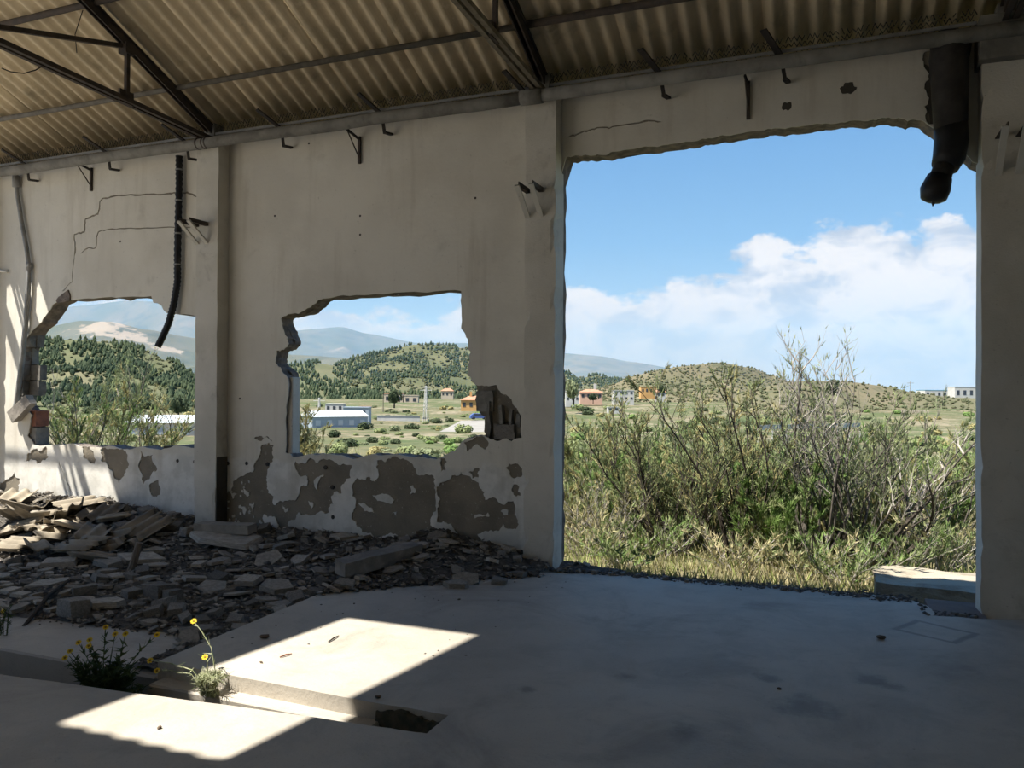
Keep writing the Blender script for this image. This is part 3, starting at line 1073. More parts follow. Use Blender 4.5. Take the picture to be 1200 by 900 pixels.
MB().tube([cp[1]-Vector((0, 0, .0)), cp[1]-Vector((0, 0, .14))], .043, 10).build('conduit_joint', 'conduit', con, True)
MB().tube([cp[5]+Vector((0, 0, .04)), cp[5]-Vector((0, 0, .04))], .036, 10).build('conduit_joint', 'conduit', con, True)
a = at_y(-4, 317, DW-.04)
b = at_y(8, 318, DW-.04)
tag(MB().tube([a, b], .018, 8).build('conduit_stub', 'white_pipe', None, True), 'short white conduit stub on the wall by the drooping grey conduit', 'conduit')
a = at_y(27, 476, DW-.05)
lc = hull_mesh('loose_chunk', [Vector((x*.17, y*.05, z*.07)) + noise.noise_vector((x*3, y*5, z*7))*.03 for x in (-1, 0, 1) for y in (-1, 1) for z in (-1, 1)], 'chunk')
lc = link('loose_chunk', lc)
lc.location = (a.x+.02, DW-.07, a.z-.02)
lc.rotation_euler = (0, -.7, .1)
tag(lc, 'loose mortar lump wedged behind the grey conduit', 'rubble')

hpz = tag(empty('hanging_pipe', (*at_y(1112, 70, 6.720),)), 'broken black pipe hanging in the upper corner of the doorway', 'pipe')
hb = hpz.location.copy()
P = lambda *q: at_y(*q)-hb
MB().tube([P(1116, 40, 6.700), P(1112, 70, 6.720), P(1113, 110, 6.720), P(1114, 150, 6.740)], [.14, .135, .125, .115], 16).build('pipe_run', 'duct', hpz, True)
MB().tube([P(1114, 143, 6.740), P(1115, 165, 6.740), P(1112, 185, 6.720), P(1107, 196, 6.700)], [.115, .118, .112, .095], 16).build('pipe_sleeve', 'black', hpz, True)
MB().tube([P(1109, 190, 6.710), P(1104, 202, 6.690), P(1099, 214, 6.670)], [.08, .075, .085], 14).build('pipe_run', 'duct', hpz, True)
MB().tube([P(1101, 208, 6.675), P(1096, 222, 6.660), P(1094, 233, 6.650), P(1093, 237, 6.650)], [.088, .105, .09, .05], 14).build('end_socket', 'black', hpz, True)
MB().tube([P(1094, 236, 6.650), P(1093, 242, 6.650)], [.02, .002], 6).build('torn_tip', 'black', hpz)
a = at_y(1160, 30, 6.6)
MB().box(1.0, 1.5, 6.6, 6.9, 4.02, 4.34).build('lintel_bracket', 'pipe', p4)

# ------------------------------------------------------------------ rubble
def mound(u, y):
    b = -.10 if u < -3.68 else 0
    s = min(1, max(0, (-6.2-u)/1.6))
    h = .36*s*math.exp(-((y-6.9)/.95)**2) + .20*(1-s)*math.exp(-((y-6.9)/.85)**2)*(1 if u < -3.4 else max(.12, 1-(u+3.4)*.75))
    h += .035
    # ragged outer border
    if u < -3.68:
        yb = 3.98+.22*noise.noise((u*.8, 0, 0))+(.12 if u < -6 else 0)
        if u > -3.98:
            yb = 3.72
        d = y-yb
    else:
        yb = 5.05+(u+3.68)*.95+.10*noise.noise((u*2, 3, 0))
        if u > -2.3:
            yb = 6.5+.12*noise.noise((u*3, 5, 0))+(u+2.3)*.22
        d = y-yb
    e = max(0, min(1, d/.35))
    h = h*e-.02*(1-e)
    if u < -3.68 and u > -3.98 and y < 4.5:
        h = max(h*.6, .05-abs(u+3.8)*.25)
    n = noise.noise((u*2.2, y*2.2, 1))*.05+noise.noise((u*7, y*7, 4))*.03
    return b+h+n*min(1, max(0, h/.1))


mb = MB()
du = .045
nu, ny = int((11.6-1.6)/du), int((6.9-3.6)/du)
idx = {}
for i in range(nu):
    for j in range(ny):
        u, y = -11.6+i*du, 3.6+j*du
        z = mound(u, y)
        fz = -.10 if u < -3.68 else 0
        if any(a-.01 < u < b+.01 and y > DP-.03 for a, b in PILL) or y > DW-.015:
            continue
        if z > fz+.002:
            idx[(i, j)] = len(mb.v)
            mb.v.append((u, y, z+.012*noise.noise((u*19, y*19, 2))))
for (i, j) in list(idx):
    q = [(i, j), (i+1, j), (i+1, j+1), (i, j+1)]
    if all(k in idx for k in q):
        mb.f.append(tuple(idx[k] for k in q))
tag(mb.build('rubble_bed', 'gravel'), 'dark bed of grit and rubble along the foot of the wall', 'rubble', kind='stuff')
# loose gravel
rg = random.Random(17)
mb = MB()
cnt = 0
octa = [(1, 0, 0), (0, 1, 0), (-1, 0, 0), (0, -1, 0), (0, 0, 1), (0, 0, -1)]
of = [(0, 1, 4), (1, 2, 4), (2, 3, 4), (3, 0, 4), (1, 0, 5), (2, 1, 5), (3, 2, 5), (0, 3, 5)]
while cnt < 9000:
    u, y = rg.uniform(-11.2, -1.7), rg.uniform(3.65, 6.83)
    z = mound(u, y)
    fz = -.10 if u < -3.68 else 0
    if z < fz-.004:
        if rg.random() > .03 or u > -2 or y < 4.0:
            continue
        z = fz
        stray = True
    else:
        stray = False
    if any(a-.01 < u < b+.01 and y > DP-.02 for a, b in PILL):
        continue
    r = .004+.004*rg.random() if stray else .008+.022*rg.random()**2.5
    a = rg.uniform(0, 6.28)
    ca, sa = math.cos(a)*r*rg.uniform(.8, 1.6), math.sin(a)*r
    sh = rg.uniform(.5, .9)
    vs = [(u+x*ca-yy*sa, y+x*sa+yy*ca, z+r*.3+zz*r*sh) for x, yy, zz in ((p[0]+rg.uniform(-.3, .3), p[1]+rg.uniform(-.3, .3), p[2]) for p in octa)]
    mb.add(vs, of)
    cnt += 1
tag(mb.build('gravel', 'stone'), 'small loose stones scattered through the rubble', 'gravel', kind='stuff')

mb = MB()
cnt = 0
while cnt < 4200:
    u, y = rg.uniform(-11, -2.0), rg.uniform(3.9, 6.84)
    z = mound(u, y)
    fz = -.10 if u < -3.68 else 0
    if z < fz+.006 or any(a-.05 < u < b+.05 and y > DP-.06 for a, b in PILL):
        continue
    r = .012+.034*rg.random()**2
    th = rg.uniform(.004, .012)
    n = rg.choice((3, 4, 5))
    a0 = rg.uniform(0, 6.28)
    tx, ty = rg.uniform(-.45, .45), rg.uniform(-.45, .45)
    ring = [(math.cos(a0+6.283*k/n)*r*rg.uniform(.7, 1.3), math.sin(a0+6.283*k/n)*r*rg.uniform(.5, 1)) for k in range(n)]
    vs = [(u+x, y+q, z+.008+x*tx+q*ty+d) for d in (0, th) for x, q in ring]
    mb.add(vs, [tuple(range(n-1, -1, -1)), tuple(range(n, 2*n))]+[(k, (k+1) % n, n+(k+1) % n, n+k) for k in range(n)])
    cnt += 1
tag(mb.build('shard_grit', 'grit'), 'small flat flakes of slab and plaster strewn over the rubble', 'rubble', kind='stuff')
mb = MB()
for k in range(1500):
    u = rg.uniform(-2.2, 1.0)
    y = 6.80+rg.gauss(0, .05)+(.04 if u > -.6 else 0)
    if u > .62:
        y = 6.5+rg.uniform(-.12, .2)
    r = .004+.012*rg.random()**3
    z = 0 if u < .66 else -.03
    if any(a-.02 < u < b+.02 and y > DP-.02 for a, b in PILL):
        continue
    mb.add([(u+p[0]*r*1.3, y+p[1]*r, z+r*.4+p[2]*r*.7) for p in octa], of)
tag(mb.build('threshold_grit', 'stone'), 'dark grit along the outer edge of the doorway threshold', 'gravel', kind='stuff')

# shapes of the pieces (shared meshes)
def chunk_mesh(seed):
    r = random.Random(seed)
    pts = [Vector((x*r.uniform(.75, 1), y*r.uniform(.7, 1), z*r.uniform(.7, 1))) for x in (-1, 1) for y in (-1, 1) for z in (-1, 1)]
    pts += [Vector((r.uniform(-1, 1), r.uniform(-1, 1), r.uniform(-1, 1))).normalized()*r.uniform(.95, 1.2) for _ in range(6)]
    return hull_mesh('rubble_chunk', pts, 'chunk')


def shard_mesh(seed):
    r = random.Random(seed)
    n = r.choice((4, 5, 5, 6))
    a0 = r.uniform(0, 6)
    ring = [(math.cos(a0+6.283*k/n+r.uniform(-.3, .3))*r.uniform(.75, 1.1), math.sin(a0+6.283*k/n+r.uniform(-.3, .3))*r.uniform(.5, .85)) for k in range(n)]
    pts = [Vector((x, y, -.5)) for x, y in ring]+[Vector((x*.96+r.uniform(-.05, .05), y*.96, .5)) for x, y in ring]
    return hull_mesh('slab_shard', pts, 'shard')


def corr_mesh(seed):
    r = random.Random(seed)
    mb = MB()
    seg, waves = 8, r.choice((2, 3, 3))
    n = seg*waves
    ny_ = 4
    L = r.uniform(.35, .6)
    cut0 = [r.uniform(-.06, .06)+L*-.5 for _ in range(n+1)]
    cut1 = [r.uniform(-.08, .08)+L*.5*(1-.5*k/n*r.random()) for k in range(n+1)]
    for k in range(n+1):
        if 0 < k < n:
            cut0[k] = .6*cut0[k]+.4*cut0[k-1]
            cut1[k] = .6*cut1[k]+.4*cut1[k-1]
    vs, fs = [], []
    for j in range(ny_+1):
        for k in range(n+1):
            x = (k-n/2)*PITCHW/seg
            y = cut0[k]+(cut1[k]-cut0[k])*j/ny_
            z = .024*math.cos(6.283*k/seg)
            vs += [(x, y, z), (x, y, z+.009)]
    w = 2*(n+1)
    for j in range(ny_):
        for k in range(n):
            a = j*w+2*k
            fs += [(a, a+w, a+w+2, a+2), (a+1, a+3, a+w+3, a+w+1)]
            if j == 0:
                fs.append((a, a+2, a+3, a+1))
            if j == ny_-1:
                fs.append((a+w, a+w+1, a+w+3, a+w+2))
        a = j*w
        fs.append((a, a+1, a+w+1, a+w))
        a = j*w+2*n
        fs.append((a, a+w, a+w+1, a+1))
    mb.add(vs, fs)
    return mb.mesh('corrugated_fragment', 'corrug', True)


CH = [chunk_mesh(k) for k in range(14)]
SH = [shard_mesh(k+50) for k in range(16)]
CO = [corr_mesh(k+90) for k in range(8)]
placed = []


def free(u, y, r):
    return all((u-a)**2+(y-b)**2 > (.82*(r+c))**2 for a, b, c in placed)


def ok_spot(u, y, r):
    if y+r > DW-.03:
        return False
    return not any(a-r < u < b+r and y+r > DP-.02 for a, b in PILL)


def tilt_to_ground(u, y, d=.08):
    dx = (mound(u+d, y)-mound(u-d, y))/(2*d)
    dy = (mound(u, y+d)-mound(u, y-d))/(2*d)
    return dx, dy


def put(me, name, u, y, z, scale, rz, label, group, cat='rubble', tilt=(0, 0)):
    o = link(name, me)
    o.location = (u, y, z)
    o.scale = scale
    o.rotation_euler = (tilt[0], tilt[1], rz)
    return tag(o, label, cat, group)


def zone(u, y):
    if y < 4.5:
        return 'at the front edge of the rubble towards the trench'
    if u < -7.9:
        return 'below the sunlit end of the wall'
    if u < -6.5:
        return 'below the first window opening'
    if u < -5.6:
        return 'at the foot of the pillar between the openings'
    if u < -4.4:
        return 'below the patched wall beside that middle pillar'
    if u < -3.3:
        return 'around the long broken beam below the patched wall'
    return 'in the corner by the doorway pillar'


rp = random.Random(23)
L_SH = ('flat grey slab shard lying in the rubble along the wall', 'flat slab shards in the rubble')
L_CH = ('angular grey concrete lump in the rubble along the wall', 'concrete lumps in the rubble')
L_CO = ('broken piece of corrugated roof sheet on the rubble heap', 'corrugated sheet fragments on the rubble heap')
# named big pieces first
def big(px, py, z):
    return at_z(px, py, z)


c = big(265, 630, .12)
o = put(SH[3], 'slab_shard', c.x, c.y, mound(c.x, c.y)+.06, (.42, .36, .05), .3, 'large flat slab lying at the foot of the pillar between the openings', None, tilt=(.12, .02))
placed.append((c.x, c.y, .38))
c = big(258, 617, .2)
o = link('concrete_beam', MB().box(-.33, .33, -.07, .07, -.045, .045).mesh('concrete_beam', 'shard'))
c.y = min(c.y, 6.58)
o.location = (c.x+.06, c.y, mound(c.x, c.y)+.13)
o.rotation_euler = (.05, -.03, .05)
tag(o, 'short rectangular concrete beam lying against the pillar foot', 'beam')
a, b = big(398, 668, .12), big(488, 646, .16)
mid = (a+b)/2
L = (b-a).length
me = MB().box(-L/2, L/2, -.075, .075, -.06, .06).mesh('concrete_beam', 'chunk')
bm = bmesh.new()
bm.from_mesh(me)
bmesh.ops.subdivide_edges(bm, edges=bm.edges, cuts=5, use_grid_fill=True)
for v in bm.verts:
    v.co += noise.noise_vector(v.co*9)*.014
bm.to_mesh(me)
bm.free()
o = link('concrete_beam', me)
o.location = (mid.x, mid.y, mound(mid.x, mid.y)+.07)
o.rotation_euler = (.1, -math.asin((b.z-a.z)/L), math.atan2(b.y-a.y, b.x-a.x))
tag(o, 'long broken concrete beam lying in the grit below the patched wall', 'beam')
for t in (-.4, -.2, 0, .2, .4):
    placed.append((mid.x+(b.x-a.x)*t, mid.y+(b.y-a.y)*t, .1))
a, b = big(153, 650, .1), big(160, 623, .35)
a = Vector((a.x, a.y, mound(a.x, a.y)-.02))
o = MB().tube([a, a+Vector((.02, .03, .13)), a+Vector((.05, .05, .27))], [.035, .032, .03], 8).build('timber_stub', 'wood')
tag(o, 'short timber stub sticking up out of the rubble', 'timber')
placed.append((a.x, a.y, .06))
a, b = big(28, 722, -.03), big(80, 678, -.0)
o = MB().tube([Vector((a.x, a.y, mound(a.x, a.y)+.015)), Vector((b.x*.5+a.x*.5, b.y*.5+a.y*.5, mound((a.x+b.x)/2, (a.y+b.y)/2)+.05)), Vector((b.x, b.y, mound(b.x, b.y)+.04))], [.014, .018, .012], 6).build('stick', 'darkwood')
tag(o, 'thin dark stick lying across the slab shards', 'stick')
named = [
    (87, 715, 'chunk', .115, 'square-faced concrete block at the front edge of the rubble'),
    (187, 697, 'chunk', .12, 'upright pale concrete lump standing proud in the grit'),
    (201, 699, 'chunk', .09, 'small pale lump leaning beside the upright concrete lump'),
    (125, 660, 'shard', .2, 'long flat slab lying below the corrugated heap'),
    (317, 656, 'shard', .17, 'thick slab tilted up on its edge in the grit'),
    (70, 660, 'shard', .2, 'pale slab lying flat below the corrugated heap'),
    (170, 655, 'shard', .28, 'long narrow slab lying beside the timber stub'),
    (290, 682, 'shard', .16, 'pale flat slab at the edge of the concrete floor'),
    (325, 688, 'shard', .2, 'low grey slab half buried at the rubble edge'),
    (128, 708, 'shard', .16, 'split flat slab at the front edge of the rubble'),
    (533, 668, 'shard', .13, 'pale flat shard on the grit near the doorway pillar'),
    (545, 655, 'shard', .14, 'shard propped against the patched wall'),
    (585, 660, 'chunk', .07, 'pale lump in the corner beside the doorway pillar'),
]
for k, (px, py, kind, r, lab) in enumerate(named):
    z = .0
    for _ in range(6):
        c = big(px, py, z)
        z = mound(c.x, c.y)+.03
    if not ok_spot(c.x, c.y, r*.6):
        c.y = min(c.y, DW-.05-r*.6)
    rz = rp.uniform(0, 3.1)
    g = tilt_to_ground(c.x, c.y)
    if kind == 'chunk':
        put(CH[k], 'rubble_chunk', c.x, c.y, mound(c.x, c.y)+r*.4, (r, r*.7, r*.62), rz, lab, None, tilt=(.1, .1))
    else:
        put(SH[k], 'slab_shard', c.x, c.y, mound(c.x, c.y)+.04, (r, r*.9, .045), rz*.2, lab, None, tilt=(math.atan(g[1])+(.5 if 'propped' in lab or 'tilted' in lab else .06), -math.atan(g[0])))
    placed.append((c.x, c.y, r*.75))
# corrugated fragments heaped against the wall at the left
nco = 0
tries = 0
while nco < 34 and tries < 4000:
    tries += 1
    u, y = rp.uniform(-10.2, -6.5), rp.uniform(5.75, 6.75)
    if rp.random() < .3:
        u = rp.uniform(-8.8, -6.4)
        y = rp.uniform(5.4, 6.3)
    r = .17
    if not ok_spot(u, y, .27) or not free(u, y, r):
        continue
    g = tilt_to_ground(u, y)
    put(CO[nco % 8], 'corrugated_fragment', u, y, mound(u, y)+.045+.04*rp.random(), (rp.uniform(.7, 1.1), rp.uniform(.6, 1.0), 1), rp.uniform(0, 6.28), 'broken corrugated roof sheet piece '+zone(u, y), L_CO[1], tilt=(math.atan(g[1])+rp.uniform(-.2, .2), -math.atan(g[0])+rp.uniform(-.2, .2)))
    placed.append((u, y, r))
    nco += 1
# flat shards
nsh = 0
tries = 0
while nsh < 230 and tries < 9000:
    tries += 1
    u, y = rp.uniform(-10.6, -2.7), rp.uniform(3.95, 6.75)
    if y < 5.0 and u > -5.2 and rp.random() < .7:
        continue
    r = .06+.16*rp.random()**1.6
    if u > -4.2:
        r *= .6
    fz = -.10 if u < -3.68 else 0
    if mound(u, y) < fz+.015 or not ok_spot(u, y, r) or not free(u, y, r*.8):
        continue
    g = tilt_to_ground(u, y)
    put(SH[nsh % 16], 'slab_shard', u, y, mound(u, y)+.018+.03*r, (r, r*rp.uniform(.7, 1.2), rp.uniform(.012, .034)), rp.uniform(0, 6.28), ('broad' if r > .13 else 'small')+' flat slab shard '+zone(u, y), L_SH[1], tilt=(math.atan(g[1])+rp.uniform(-.15, .15), -math.atan(g[0])+rp.uniform(-.15, .15)))
    placed.append((u, y, r*.8))
    nsh += 1
nch = 0
tries = 0
while nch < 210 and tries < 12000:
    tries += 1
    u, y = rp.uniform(-10.6, -2.35), rp.uniform(4.1, 6.84)
    r = .02+.062*rp.random()**2.2
    fz = -.10 if u < -3.68 else 0
    if mound(u, y) < fz+.012 or not ok_spot(u, y, r) or not free(u, y, r):
        continue
    put(CH[nch % 14], 'rubble_chunk', u, y, mound(u, y)+r*.35, (r*rp.uniform(.9, 1.4), r, r*rp.uniform(.5, .9)), rp.uniform(0, 6.28), ('big' if r > .06 else 'small')+' angular concrete lump '+zone(u, y), L_CH[1], tilt=(rp.uniform(-.3, .3), rp.uniform(-.3, .3)))
    placed.append((u, y, r))
    nch += 1
# bits on the clear floor
bits = [(1032, 749, 0.022, 'dark brown stone lying alone near the rubber mark on the floor'), (310, 748, 0.022, 'grey stone on the shaded floor beside the sun patch'), (420, 797, 0, None),
        (913, 808, 0.009, None), (538, 703, 0.009, None), (415, 708, 0.007, None), (306, 777, 0.009, None), (443, 818, 0.012, 'dark lump on the lip of the trench'), (187, 854, 0.010, 'small stone on the sunlit near slab')]
FS = [hull_mesh('floor_stone', [Vector((rp.gauss(0, 1), rp.gauss(0, 1), rp.gauss(0, 1))).normalized()*rp.uniform(.85, 1.05) for _ in range(26)], 'floor_stone') for _ in range(3)]
for k, (px, py, r, lab) in enumerate(bits):
    if not r:
        continue
    c = at_z(px, py, 0)
    put(FS[k % 3], 'floor_stone', c.x, c.y, r*.62, (r*1.5, r, r*.75), k, lab or 'tiny pebble lying alone on the clear concrete floor', None if lab else 'pebbles on the clear floor', 'stone')
for k, (p0, p1, lab) in enumerate((((385, 752), (397, 745), 'thin dark splinter lying in the sun patch on the floor'), ((328, 770), (342, 766), 'reddish splinter lying in the sun patch on the floor'))):
    a, b = at_z(*p0, .006), at_z(*p1, .006)
    tag(MB().tube([a, (a+b)/2+Vector((0, 0, .004)), b], [.004, .006, .003], 5).build('splinter', 'darkwood' if k == 0 else 'brick'), lab, 'splinter')
# lumps at the outer edge of the doorway
for k in range(34):
    u = rp.uniform(-2.2, 1.0)
    y = 6.74+rp.uniform(-.06, .06)+(.06 if u > -.5 else 0)
    if .6 < u or abs(u+.9) < .35 and k % 2:
        u = rp.uniform(.72, 1.0)
        y = rp.uniform(6.46, 6.66)
    r = .008+.02*rp.random()**2
    zz = 0 if u < .6 else -.03
    if free(u, y, r):
        put(CH[k % 14], 'rubble_chunk', u, y, zz+r*.55, (r*1.3, r, r*.7), k, 'small dark lump of grit on the doorway threshold', 'lumps on the doorway threshold')
        placed.append((u, y, r))

# ---- outdoors
# ------------------------------------------------------------------ outdoors: ground, hills, mountains
def H(x, y):
    r = math.hypot(x, y)
    d = max(0, r-10)
    z = -.50-.043*min(d, 120)-.030*max(0, min(d-120, 120))
    z += .015*max(0, min(r, 450)-255)
    z += .18*noise.noise((x*.11, y*.11, 2))*min(1, d/10)+.05*noise.noise((x*.6, y*.6, 5))*min(1, d/3)
    z += .8*noise.noise((x*.022, y*.022, 7))*min(1, d/60)
    return z


mb = MB()
NA, NR = 150, 130
for i in range(NA+1):
    ph = math.radians(-84+168*i/NA)
    r0 = 7.08/math.cos(ph)
    for k in range(NR+1):
        r = r0*(2600/r0)**((k/NR)**1.15)
        x, y = math.sin(ph)*r, math.cos(ph)*r
        mb.v.append((x, y, H(x, y)))
for i in range(NA):
    for k in range(NR):
        a = i*(NR+1)+k
        mb.f.append((a, a+NR+1, a+NR+2, a+1))
tag(mb.build('terrain', 'ground', None, True), kind='structure')
gb = MB().add([(-60, -60, -.34), (40, -60, -.34), (40, -3.2, -.34), (-60, -3.2, -.34)], [(0, 1, 2, 3)]).build('bounce_yard', 'bounce_yard')  # unseen ground behind the building, added to bounce sunlight inside
tag(gb, kind='structure')
ap = MB()
for i in range(60):
    for j in range(14):
        ap.v.append((-3+i*.1, 7.06+j*.09, -.42+.03*noise.noise((i*.4, j*.4, 0))-.02*max(0, j-9)))
for i in range(59):
    for j in range(13):
        a = i*14+j
        ap.f.append((a, a+14, a+15, a+1))
tag(ap.build('apron', 'apron', None, True), kind='structure')


def interp(sil, px):
    if px <= sil[0][0]:
        return sil[0][1]
    for (a, b), (c, d) in zip(sil, sil[1:]):
        if px <= c:
            t = (px-a)/(c-a)
            t = t*t*(3-2*t)*.5+t*.5
            return b+(d-b)*t
    return sil[-1][1]


def hill(name, sil, R, base, mat, front=.62, back=1.2, nx=140, nt=26, rough=.06, seed=0, step=None):
    """a ridge whose crest lies R metres away; returns a sampler of its front slope"""
    p0, p1 = sil[0][0], sil[-1][0]

    def crest(px):
        c = at_depth(px, interp(sil, px), R*(1+.12*noise.noise((px*.006, seed, 0))))
        return c

    def S(px, t):
        c = crest(px)
        if t <= 1:
            s = front+(1-front)*t
            prof = t**1.15*(1-.25*math.sin(math.pi*t))
        else:
            s = 1+(back-1)*(t-1)
            prof = 1-(t-1)**1.3
        x, y = c.x*s, c.y*s
        hh = max(2, c.z-base)
        k = hh*rough*math.sin(math.pi*min(1, t))
        n = noise.noise((x/R*14, y/R*14, seed))+.5*noise.noise((x/R*40, y/R*40, seed))
        return Vector((x, y, base+hh*prof+k*2.2*n))
    mb = MB()
    T = [i/nt for i in range(nt+1)]+[1.25, 1.6, 2]
    for i in range(nx+1):
        px = p0+(p1-p0)*i/nx
        for t in T:
            mb.v.append(tuple(S(px, t)))
    m = len(T)
    for i in range(nx):
        for k in range(m-1):
            a = i*m+k
            mb.f.append((a, a+m, a+m+1, a+1))
    o = tag(mb.build(name, mat, None, True), kind='structure')
    return S, o


S_mount, mo = hill('mountain', [(-420, 350), (-150, 357), (50, 362), (100, 358), (150, 352), (190, 354), (260, 372), (320, 390), (350, 387), (375, 385), (400, 383), (430, 391), (490, 402), (560, 402), (640, 412), (700, 417), (740, 424), (785, 431), (850, 446), (910, 460)], 6000, -30, 'mountain', seed=1, rough=.05, nx=220)
S_foot, fo = hill('foothills', [(-420, 372), (-100, 380), (50, 384), (95, 376), (130, 377), (170, 386), (228, 396), (300, 412), (350, 416), (400, 419), (450, 428), (500, 445), (560, 458)], 2600, -25, 'mountain', seed=2, rough=.05, nx=520, nt=60)
qm = M['mountain'].copy()
qm.name = 'quarried_mountain'
t = NT(qm.node_tree)
pb = [n for n in t.n if n.type == 'BSDF_PRINCIPLED'][0]
src = pb.inputs['Base Color'].links[0].from_socket
vec = t.new('ShaderNodeTexCoord').outputs['Object']
mask = None
for (px, tt, rad) in ((118, .95, 85), (150, .91, 70), (195, .84, 50)):
    c = S_foot(px, tt)
    dn = t.new('ShaderNodeVectorMath', operation='DISTANCE')
    t.put(dn, 0, vec)
    dn.inputs[1].default_value = c
    f = t.math('SUBTRACT', 1.0, t.math('DIVIDE', dn.outputs['Value'], rad*1.6))
    mask = f if mask is None else t.math('MAXIMUM', mask, f)
mask = t.math('ADD', mask, t.math('MULTIPLY', t.math('SUBTRACT', t.noise(vec, .018, 8, .7, .6), .5), 2.2))
col = t.mix(t.band(mask, .42, .62), src, (.28, .245, .195))
t.l.new(col, pb.inputs['Base Color'])
fo.data.materials[0] = qm
S_a, _ = hill('pine_hill', [(-420, 385), (-200, 392), (50, 400), (90, 398), (150, 404), (200, 424), (228, 438), (290, 452), (340, 462)], 520, -10, 'hill', seed=3, rough=.05)
S_b, _ = hill('pine_hill_far', [(230, 452), (290, 438), (338, 427), (370, 425), (410, 432), (450, 446), (480, 458)], 900, -12, 'hill', seed=4)
S_c, _ = hill('scrub_hill', [(320, 460), (360, 445), (390, 428), (420, 419), (450, 412), (485, 404), (520, 404), (548, 409), (600, 419), (640, 434), (665, 437), (680, 443), (700, 440), (716, 444), (760, 452), (800, 461)], 1050, -12, 'hill', seed=5)
S_d, _ = hill('dry_hill', [(680, 462), (715, 452), (740, 441), (770, 434), (800, 429), (845, 425), (880, 431), (905, 440), (930, 449), (965, 461)], 760, -11, 'hill_dry', seed=6, front=.7)
S_e, _ = hill('low_ridge', [(860, 464), (890, 454), (920, 448), (950, 446), (1000, 448), (1040, 453), (1075, 461), (1120, 466), (1180, 468)], 420, -10, 'hill_dry', seed=7, front=.75)


def scatter_trees(name, label, S, p0, p1, n, h0, h1, mat, seed, clump=.0, wide=.5, t0=.03):
    r = random.Random(seed)
    mb = MB()
    k = 0
    tries = 0
    while k < n and tries < n*12:
        tries += 1
        px, t = r.uniform(p0, p1), t0+(1.03-t0)*r.random()**.8
        if noise.noise((px*.03, t*5, seed)) < clump:
            continue
        p = S(px, t)
        h = r.uniform(h0, h1)
        w = h*wide*r.uniform(.7, 1.2)
        vs = []
        m = 5
        for z, q in ((.0, .35), (.3, 1.0), (.62, .75)):
            for j in range(m):
                a = 6.283*j/m+r.uniform(-.3, .3)
                vs.append((p.x+math.cos(a)*w*.5*q*r.uniform(.7, 1.2), p.y+math.sin(a)*w*.5*q*r.uniform(.7, 1.2), p.z+h*(z+r.uniform(-.06, .06))))
        vs.append((p.x, p.y, p.z+h))
        fs = []
        for q in range(2):
            for j in range(m):
                fs.append((q*m+j, q*m+(j+1) % m, (q+1)*m+(j+1) % m, (q+1)*m+j))
        fs += [(2*m+j, 2*m+(j+1) % m, 3*m) for j in range(m)]
        mb.add(vs, fs)
        k += 1
    return tag(mb.build(name, mat), label, 'trees', kind='stuff')


scatter_trees('pine_wood', 'dark pine wood covering the hill seen through the first window opening', S_a, -60, 330, 3600, 2.0, 4.8, 'pine', 1, -.18, .6)
scatter_trees('pine_wood', 'dark pine wood on the low hill below the blue mountain', S_b, 240, 480, 1700, 3, 6.2, 'pine', 2, -.25, .6)
scatter_trees('pine_wood', 'scattered pines on the rounded hill behind the village', S_c, 330, 790, 4600, 2.6, 6.0, 'pine', 3, -.12, .65)
scatter_trees('hill_scrub', 'low scrub dotting the rounded hill behind the village', S_c, 330, 790, 2600, 1.5, 3.2, 'hillscrub', 4, -.5, 1.6)
scatter_trees('hill_scrub', 'low scrub dotting the bare brown hill', S_d, 690, 960, 2200, .8, 2.0, 'hillscrub', 5, -.6, 1.6)
scatter_trees('hill_scrub', 'low scrub on the pine hill slope', S_a, -60, 330, 1100, 1.0, 2.2, 'hillscrub', 6, -.6, 1.7)
scatter_trees('hill_scrub', 'low scrub on the long dry ridge', S_e, 870, 1170, 800, .6, 1.4, 'hillscrub', 7, -.5, 1.7)

# ------------------------------------------------------------------ buildings of the village
TAKEN = []


